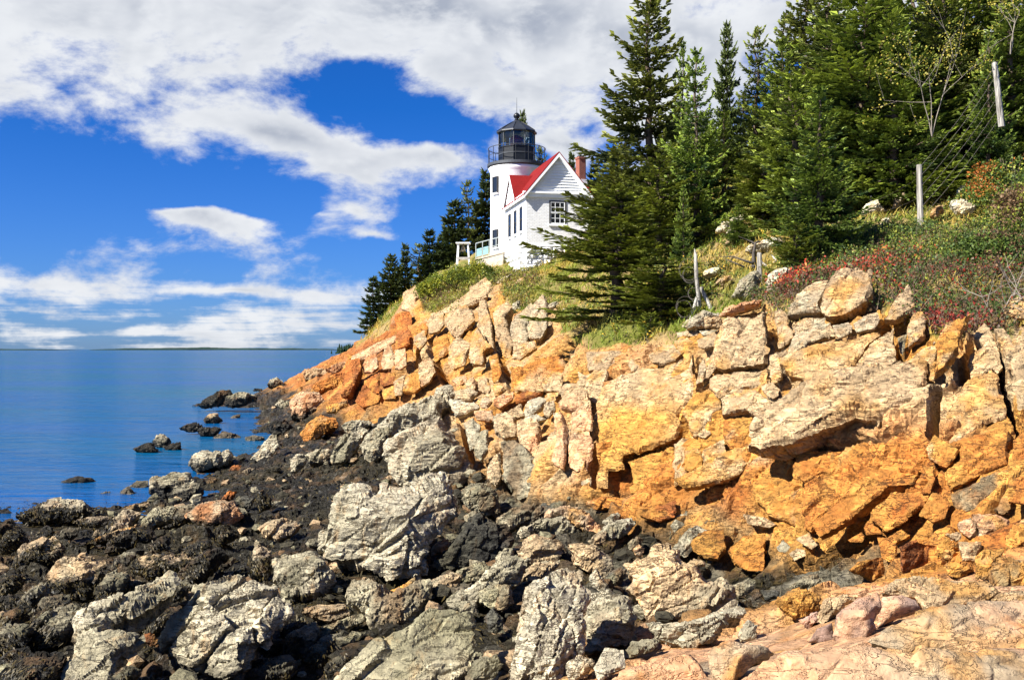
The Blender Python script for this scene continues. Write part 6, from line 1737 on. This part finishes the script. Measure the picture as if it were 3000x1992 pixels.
# behind the lighthouse
for k, (px, Y, ap, rad, lab) in enumerate([(1093, 84, 812, 42, 'lone spruce at the seaward end of the headland row'), (1140, 86, 748, 44, 'second spruce from the sea in the headland row'), (1188, 88, 716, 46, 'third spruce from the sea in the headland row'),
     (1226, 90, 714, 44, 'fourth spruce from the sea in the headland row'), (1262, 90, 676, 46, 'fifth spruce from the sea in the headland row'), (1294, 92, 690, 44, 'shorter sixth spruce of the headland row'),
     (1334, 90, 588, 52, 'seventh spruce of the headland row, above the bell frame'), (1374, 90, 528, 54, 'tall spruce left of the lighthouse, next to its neighbour at the tower'), (1420, 92, 500, 56, 'tallest spruce of the headland row, touching the tower'),
     (1165, 94, 800, 50, 'spruce behind the second and third of the headland row'), (1305, 97, 640, 55, 'spruce behind the sixth of the headland row'), (1395, 97, 590, 60, 'spruce behind the tall pair left of the tower'), (1240, 97, 760, 55, 'spruce behind the fourth of the headland row'),
     (1532, 96, 332, 50, 'spruce whose top shows right of the lantern roof'), (1674, 92, 452, 26, 'tiny spruce top left of the brick chimney'), (1588, 98, 430, 44, 'spruce top behind the gallery railing on the right')]):
    spruce(lab, ('far', 'narrow', 'far', 'old2')[k % 4], px, Y, ap, rad * (1.35 + .35 * math.sin(k * 2.3)), rot=k * 1.1, group='spruces behind the lighthouse', tilt=.03 * math.sin(k * 1.7))
# ------------------------------------------------------------------ grass, bushes, fence, dead wood
def leaf_quads(p, d, up, L, W):
    """flat pointed leaves at p along d"""
    s_ = np.cross(d, up); s_ /= np.maximum(np.linalg.norm(s_, axis=1, keepdims=True), 1e-6)
    v = np.stack([p, p + d * (L * .5)[:, None] + s_ * W[:, None], p + d * L[:, None], p + d * (L * .5)[:, None] - s_ * W[:, None]], 1).reshape(-1, 3)
    i = np.arange(len(p)) * 4
    return v, np.stack([i, i + 1, i + 2, i + 3], 1)

def unit(v): return v / np.maximum(np.linalg.norm(v, axis=1, keepdims=True), 1e-6)

def zone_points(poly, n, rng, vegmin=.5):
    px, py = T['px'], T['py']
    m = inside(np.stack([px, py], 1), np.array(poly, float)) & (T['veg'] >= vegmin) & (T['Y'] < 75)
    idx = np.nonzero(m)[0]
    # the mesh is denser near the viewer; weight by ground area
    w = T['Y'][idx] ** 1.2
    idx = rng.choice(idx, n, p=w / w.sum())
    return T['p'][idx] + rng.normal(size=(n, 3)) * np.array([.09, .12, 0])

def grass():
    rng = np.random.default_rng(12)
    poly = [(1000, 1010), (1230, 840), (1400, 740), (1700, 690), (2000, 560), (3100, 300), (3100, 1010), (2000, 1040), (1650, 1040), (1250, 960)]
    n = 60000
    p = zone_points(poly, n, rng, .35)
    k = (p[:, 1] / 26) ** .6
    d = unit(np.stack([rng.normal(size=n) * .45 + .15, rng.normal(size=n) * .45, np.full(n, 1.0)], 1))
    L = (.09 + .20 * rng.random(n)) * k; W = (.006 + .006 * rng.random(n)) * k * 1.5
    side = unit(np.cross(d, rng.normal(size=(n, 3))))
    tipd = unit(d + side * .0 + np.stack([rng.normal(size=n) * .8 + .3, rng.normal(size=n) * .8, np.full(n, -.15)], 1))
    mid = p + d * (L * .6)[:, None]; tip = mid + tipd * (L * .5)[:, None]
    v = np.stack([p - side * W[:, None], p + side * W[:, None], mid - side * (W * .7)[:, None], mid + side * (W * .7)[:, None], tip], 1).reshape(-1, 3)
    i = np.arange(n) * 5
    f = np.concatenate([np.stack([i, i + 1, i + 3], 1), np.stack([i, i + 3, i + 2], 1), np.stack([i + 2, i + 3, i + 4], 1)])
    pt = sstep(fbm(p * .45, 81, 4), -.18, .18)[:, None]
    gold = np.array([.36, .26, .055]); green = np.array([.15, .19, .02])
    c = gold * (1 - pt) + green * pt
    far_l = (p[:, 1] > 40)[:, None]
    c = np.where(far_l, c * np.array([1.05, 1.0, .8]), c) * (.55 + .8 * rng.random((n, 1)))
    o = mk('grass', v, f, GRASS, cols=np.repeat(c, 5, 0), smooth=False)
    tag(o, 'golden and green grass on the slope above the cliff', 'grass', kind='stuff')
grass()

def thicket(name, label, poly, n, seed, hgt, leafcols, per=10, twigc=(.16, .11, .08), leaf=.045, sparse=.5):
    rng = np.random.default_rng(seed)
    p = zone_points(poly, n, rng)
    V, Fc, Cc = [], [], []; nb = 0
    # twigs
    m = 4
    pp = np.repeat(p, m, 0)
    d = unit(np.stack([rng.normal(size=len(pp)) * .5, rng.normal(size=len(pp)) * .5, np.ones(len(pp))], 1))
    H = hgt * (.45 + .8 * rng.random(len(pp)))
    side = unit(np.cross(d, rng.normal(size=d.shape))) * .006
    v = np.stack([pp - side, pp + side, pp + d * H[:, None]], 1).reshape(-1, 3)
    i = np.arange(len(pp)) * 3
    V.append(v); Fc.append(np.stack([i, i + 1, i + 2], 1)); Cc.append(np.tile(np.array(twigc), (len(v), 1)) * (.5 + rng.random((len(v), 1))))
    tw = mk('twigs', v, Fc[0], GRASS, cols=Cc[0], smooth=False)
    # leaves along the twigs
    lp = np.repeat(np.arange(len(pp)), per)
    s_ = .25 + .8 * rng.random(len(lp))
    q = pp[lp] + d[lp] * (H[lp] * s_)[:, None] + rng.normal(size=(len(lp), 3)) * .035
    ld = unit(rng.normal(size=(len(lp), 3)) + np.array([0, 0, .2])); up = unit(rng.normal(size=(len(lp), 3)) * .6 + np.array([-.3, -.2, 1]))
    L = leaf * (.6 + .9 * rng.random(len(lp)))
    lv, lf = leaf_quads(q, ld, up, L, L * .32)
    pat = fbm(q * .9, seed + 1, 3) + rng.normal(size=len(q)) * .14
    ks = np.clip((pat + .42) / .84 * len(leafcols), 0, len(leafcols) - 1).astype(int)
    lc = np.array(leafcols)[ks] * (.6 + .8 * rng.random((len(q), 1)))
    o = mk(name, lv, lf, LEAVES, cols=np.repeat(lc, 4, 0), smooth=False)
    tw.parent = o
    tag(o, label, 'bushes', kind='stuff')
DG, MG, YG = (.045, .075, .016), (.09, .13, .02), (.21, .22, .03)
RD, CR, OR, BR = (.36, .045, .022), (.22, .03, .02), (.42, .13, .025), (.15, .09, .045)
thicket('red_bushes', 'thicket of low red and rust leaved bushes above the golden cliff', [(2190, 905), (2330, 830), (2450, 790), (2620, 760), (2800, 770), (3100, 790), (3100, 1000), (2740, 1005), (2600, 940), (2560, 860), (2420, 890), (2300, 935)], 1900, 31, .36,
        [CR, BR, BR, DG, DG, MG, DG, BR, RD, YG], per=4, leaf=.05)
thicket('red_bushes_edge', 'line of scarlet leaved bushes along the top of the tall cliff blocks', [(2290, 850), (2400, 800), (2560, 770), (2680, 750), (2690, 800), (2560, 840), (2400, 850), (2300, 890)], 420, 35, .36, [RD, OR, MG, DG, BR, RD], per=6, leaf=.055)
thicket('juniper_bushes', 'dense dark green low bushes covering the slope below the tall post', [(2300, 830), (2320, 760), (2400, 690), (2600, 680), (2700, 690), (2860, 690), (3100, 600), (3100, 830), (2800, 800), (2600, 790), (2420, 830)], 2000, 32, .36,
        [DG, DG, MG, YG, MG, DG, BR], per=9, leaf=.05)
thicket('slope_bushes', 'sparse green and yellow undergrowth beneath the spruces', [(1700, 980), (1800, 720), (2000, 600), (2400, 480), (3100, 330), (3100, 640), (2600, 640), (2200, 720), (2100, 900), (1900, 1010)], 1000, 33, .28, [MG, YG, DG, MG, (.40, .26, .03), DG], per=8, leaf=.06)
thicket('clifftop_bushes', 'scrubby yellow-green growth along the edge of the left cliff', [(1200, 930), (1260, 860), (1400, 830), (1560, 800), (1640, 900), (1560, 935), (1400, 900), (1300, 940)], 500, 34, .5, [MG, YG, (.26, .20, .05), YG, BR], per=6, leaf=.09)

def bush(label, px, Y, wpx, hpx, seed, cols, name='bush', leaf=.085, n=5200, group='bushes near the lighthouse'):
    rng = np.random.default_rng(seed)
    X = (px - CX) / F * Y; z = gz(X, Y)
    r = wpx * Y / F; h = hpx * Y / F
    B = empty(name, (X, Y, z)); tag(B, label, 'bush', group)
    m = MB(); ends = []
    for k in range(16):
        a = rng.random() * 6.28; e = rng.random() ** .5
        t_ = (math.cos(a) * r * e * .8, math.sin(a) * r * e * .8, h * (.45 + .5 * (1 - e * e)))
        m.tube([(0, 0, -.1), (t_[0] * .4, t_[1] * .4, t_[2] * .55), t_], [.035, .02, .006], 5); ends.append(t_)
    m.build('stem', M_BARK, B)
    # clumps
    cl = []
    for k in range(26):
        a = rng.random() * 6.28; e = rng.random() ** .5
        cl.append((math.cos(a) * r * e * .85, math.sin(a) * r * e * .85, h * (.25 + .65 * (1 - e * e) * rng.random() ** .4), .22 + .2 * rng.random()))
    cl = np.array(cl)
    i = rng.integers(len(cl), size=n)
    u = unit(rng.normal(size=(n, 3)))
    p = cl[i, :3] + u * (cl[i, 3] * (.55 + .5 * rng.random(n)) * min(r, h * 1.6) * 1.0)[:, None] * np.array([1, 1, .8])
    p[:, 2] = np.maximum(p[:, 2], .02)
    d = unit(u + rng.normal(size=(n, 3)) * .6); up = unit(u + rng.normal(size=(n, 3)) * .5 + np.array([0, 0, .6]))
    L = leaf * (.7 + .7 * rng.random(n))
    v, f = leaf_quads(p, d, up, L, L * .33)
    pat = fbm(p * 1.3, seed, 3) + rng.normal(size=n) * .12
    ks = np.clip((pat + .4) / .8 * len(cols), 0, len(cols) - 1).astype(int)
    c = np.array(cols)[ks] * (.6 + .8 * rng.random((n, 1)))
    mk('foliage', v, f, LEAVES, B, cols=np.repeat(c, 4, 0), smooth=False)
    return B
YB = [(.10, .14, .015), (.22, .24, .02), (.30, .28, .025), (.16, .19, .02), (.08, .11, .015)]
bush('round yellow-green bush left of the white house corner', 1400, 56, 62, 68, 1, YB)
bush('broad yellow-green bush below the bell frame', 1325, 54, 75, 66, 2, YB)
bush('yellow-green bush at the left end over the rock pillar', 1262, 54.5, 46, 62, 3, YB)
bush('small dry bush in the grass in front of the white house', 1495, 42, 26, 26, 4, [(.16, .14, .05), (.10, .11, .03), (.25, .20, .06)], n=1500, leaf=.06)
bush('dark green bush at the foot of the headland spruces', 1150, 66, 42, 40, 5, [(.05, .085, .015), (.11, .14, .02), (.04, .06, .014)], n=3000)
for k, (px, Y, w, h, lab, cs) in enumerate([
    (2960, 25, 130, 190, 'orange-tinged leafy bush at the right edge above the red thicket', [DG, MG, YG, DG, MG, (.30, .10, .02)]),
    (3010, 22, 150, 170, 'green leafy bush cut by the right edge, lower one', [DG, MG, MG, YG, BR]),
    (2900, 27, 80, 90, 'leafy green bush behind the white slope stones', [DG, MG, YG, DG]),
    (2900, 20, 130, 85, 'low dark bush above the red thicket near the right edge', [DG, MG, DG, BR]),
    (2450, 25, 70, 50, 'low green bush left of the short pointed post', [DG, MG, YG, DG])]):
    bush(lab, px, Y, w, h, 20 + k, cs, leaf=.062, n=6000, group='bushes on the right-hand slope')

def branching(m, p, d, L, r, depth, rng, tips, bend=.25, kids=3):
    pts = [p]; q = np.array(p, float); dd = np.array(d, float)
    for k in range(4):
        dd = dd + rng.normal(size=3) * bend; dd /= np.linalg.norm(dd)
        q = q + dd * L / 4; pts.append(q.copy())
    m.tube([tuple(x) for x in pts], [r * (1 - .17 * k) for k in range(5)], 5, False)
    if depth == 0:
        tips.append((pts[-1], dd)); return
    for k in range(kids):
        j = int(rng.integers(2, 5))
        nd = dd + rng.normal(size=3) * .75; nd /= np.linalg.norm(nd)
        branching(m, pts[j], nd, L * (.5 + .25 * rng.random()), r * .5, depth - 1, rng, tips, bend, kids)
    tips.append((pts[-1], dd))

def birch(label, px, Y, base, top, seed, dirs, cat='tree', leaves=900, mat=None, cols=None, name='birch_tree', width=.55):
    rng = np.random.default_rng(seed)
    X = (px - CX) / F * Y; z0 = CAMZ + (HY - base) / F * Y; h = (base - top) / F * Y
    B = empty(name, (X, Y, z0)); tag(B, label, cat, None)
    m = MB(); tips = []
    for k, d in enumerate(dirs):
        branching(m, (0, 0, 0), d, h * (.75 + .3 * rng.random()), .017, 2, rng, tips, .10, 3)
    m.build('trunk', mat or M_TWIG, B, True)
    if leaves:
        tp = np.array([t_[0] for t_ in tips]); i = rng.integers(len(tp), size=leaves)
        p = tp[i] + rng.normal(size=(leaves, 3)) * .16 * h / 2
        L = .055 * (.7 + .6 * rng.random(leaves))
        v, f = leaf_quads(p, unit(rng.normal(size=p.shape)), unit(rng.normal(size=p.shape) + np.array([-.4, -.4, .8])), L, L * .38)
        c = np.array(cols)[rng.integers(len(cols), size=leaves)] * (.7 + .6 * rng.random((leaves, 1)))
        mk('leaves', v, f, LEAVES, B, cols=np.repeat(c, 4, 0), smooth=False)
YL = [(.30, .28, .04), (.18, .21, .03), (.38, .30, .04)]
birch('slender pale-branched birch with sparse yellow leaves in the wood', 2730, 26.5, 400, 150, 3, [(.05, -.1, 1), (-.12, -.1, 1), (.16, 0, 1)], cols=YL, leaves=1300)
birch('bare white-branched shrub at the top right among the spruces', 2960, 27, 160, 30, 4, [(.3, 0, .9), (.1, -.1, 1)], cols=YL, leaves=500)
birch('pale leafless twigs rising from the red thicket at right', 2925, 15.8, 950, 820, 6, [(.1, 0, 1), (.4, -.1, .8), (-.3, -.1, .8)], leaves=0, name='bare_shrub', cat='shrub')
birch('thin leafless brush right of the pale twigs in the red thicket', 2990, 16.2, 930, 780, 7, [(.2, 0, 1), (-.3, -.1, .8), (.5, 0, .7)], leaves=0, name='bare_shrub', cat='shrub')

def dead_tree():
    rng = np.random.default_rng(8)
    Y = 25.2; b0 = P(2215, 842, Y)
    D = empty('dead_tree', tuple(b0)); tag(D, 'dead dark snag with crooked limbs behind the second fence post', 'dead tree')
    M_SN = noisy('dark_snag', (.07, .06, .05), .9, .1, .3, 8.0, .02)
    def pt(px, py, dy=0): return tuple(P(px, py, Y + dy) - b0)
    m = MB(); m.tube([pt(2215, 845), pt(2210, 790), pt(2208, 745), pt(2213, 712), pt(2222, 706)], [.085, .07, .05, .035, .015], 7); m.build('trunk', M_SN, D, True)
    for pts in ([(2209, 772), (2185, 765), (2150, 752), (2105, 752)], [(2211, 780), (2180, 782), (2140, 765), (2120, 758)], [(2212, 715), (2200, 708), (2180, 700), (2163, 692)], [(2213, 712), (2225, 709), (2231, 706)], [(2208, 745), (2195, 735), (2188, 726)], [(2210, 790), (2190, 792), (2172, 778)]):
        m = MB(); m.tube([pt(x, y, rng.normal() * .15) for x, y in pts], [.045, .03, .016, .006][:len(pts)] if len(pts) == 4 else [.03, .018, .006], 5); m.build('limb', M_SN, D, True)
    g = empty('fallen_log', tuple(P(2280, 790, 25.8))); tag(g, 'silver-white twisted driftwood log beside the dead snag', 'log')
    c0 = P(2280, 790, 25.8)
    def p2(px, py, dy=0): return tuple(P(px, py, 25.8 + dy) - c0)
    m = MB(); m.tube([p2(2235, 802), p2(2255, 785), p2(2275, 778), p2(2295, 768), p2(2312, 755)], [.05, .10, .13, .12, .09], 8); m.build('trunk', M_DEAD, g, True)
    for pts in ([(2275, 778), (2270, 760), (2262, 748)], [(2280, 778), (2290, 800), (2302, 806)], [(2300, 765), (2303, 785), (2312, 790)], [(2255, 785), (2240, 778), (2228, 764)]):
        m = MB(); m.tube([p2(x, y, rng.normal() * .1) for x, y in pts], [.06, .04, .015], 6); m.build('limb', M_DEAD, g, True)
dead_tree()

def fence():
    rng = np.random.default_rng(21)
    m, t, b = principled('weathered_post', (.45, .43, .38), .9, .15)
    tc = t.new('ShaderNodeTexCoord')
    n = t.noise(t.scalevec(tc.outputs['Object'], (14, 14, .8)), 1.5, 5, .6, .4)
    t.l.new(t.mix(t.mapr(n, .4, .68, 0, 1, True), (.36, .335, .29, 1), (.09, .08, .065, 1)), b.inputs['Base Color'])
    bp = t.new('ShaderNodeBump'); bp.inputs['Distance'].default_value = .03; t.l.new(n, bp.inputs['Height']); t.l.new(bp.outputs[0], b.inputs['Normal'])
    M_POST = m
    M_WIRE = noisy('rusty_wire', (.14, .12, .10), .5, .4, .2, 9.0)
    Fn = empty('wire_fence', tuple(P(2051, 930, 23))); tag(Fn, 'old wire fence of weathered grey posts straggling up the slope', 'fence')
    o0 = P(2051, 930, 23)
    tops = {}
    for nm, (xt, yt, xb, yb, Y, wd, pointed, lab) in {
        'a': (2035, 728, 2052, 935, 23, 12, True, 'pointed post with loose wire coils and two braces'), 'b': (2225, 740, 2229, 892, 24.0, 16, False, 'flat-topped post by the dead snag'), 'c': (2345, 728, 2352, 830, 25, 13, False, 'dark post beside the young spruce'),
        'd': (2552, 574, 2557, 668, 29, 11, True, 'short pointed post above the dark bushes'), 'e': (2693, 483, 2697, 660, 25, 17, False, 'tall post beside the white slope stones'), 'f': (2914, 184, 2934, 360, 26, 17, False, 'leaning post high among the spruces at right')}.items():
        a = P(xb, yb + 12, Y) - o0; c = P(xt, yt, Y) - o0
        r = wd * Y / F / 2
        m = MB()
        pts = [a + (c - a) * k for k in (0, .3, .6, .9 if pointed else .97, 1.0)]
        pts = [p_ + np.array([rng.normal() * .006, 0, 0]) for p_ in pts]
        m.tube([tuple(p_) for p_ in pts], [r * 1.08, r * 1.02, r * .97, r * .9, r * .12 if pointed else r * .84], 10)
        po = m.build('post', M_POST, Fn, False); po['label'] = lab
        tops[nm] = (a, c)
    for (x0, y0, x1, y1, Y) in ((2042, 872, 2020, 950, 22.9), (2053, 842, 2094, 928, 23.2)):
        m = MB(); m.tube([tuple(P(x1, y1, Y - .2) - o0), tuple(P(x0, y0, Y) - o0)], .045, 6); m.build('brace', M_POST, Fn)
    def wire(p, q, sag=.05):
        pts = [p + (q - p) * k / 10 - np.array([0, 0, sag * 4 * (k / 10) * (1 - k / 10)]) for k in range(11)]
        m = MB(); m.tube([tuple(x) for x in pts], .0028, 4, False); m.build('wire', M_WIRE, Fn)
    for fr in (.97, .82, .66, .5, .34, .18):
        g = lambda n_: tops[n_][0] + (tops[n_][1] - tops[n_][0]) * fr
        wire(g('e') - np.array([0, .09, 0]), g('f') - np.array([0, .09, 0]), .12)
        if fr in (.82, .5, .34, .18): wire(g('d') - np.array([0, .06, 0]), g('e') - np.array([0, .09, 0]), .06)
    for fr in (.7, .42):
        g = lambda n_: tops[n_][0] + (tops[n_][1] - tops[n_][0]) * fr
        wire(g('a'), g('b'), .25)
        wire(g('b'), g('c'), .2)
    for (cx, cy, r) in ((2017, 790, 30), (2020, 806, 22), (2008, 900, 30), (2004, 905, 24), (2030, 860, 16)):
        Y = 22.8
        pts = []
        for k in range(26):
            a = k / 25 * 2 * math.pi * 1.6
            rr = r * (1 - .15 * k / 25)
            pts.append(tuple(P(cx + rr * math.cos(a), cy + rr * 1.15 * math.sin(a), Y + .12 * math.sin(a * .7)) - o0))
        m = MB(); m.tube(pts, .003, 4, False); m.build('wire_coil', M_WIRE, Fn)
fence()
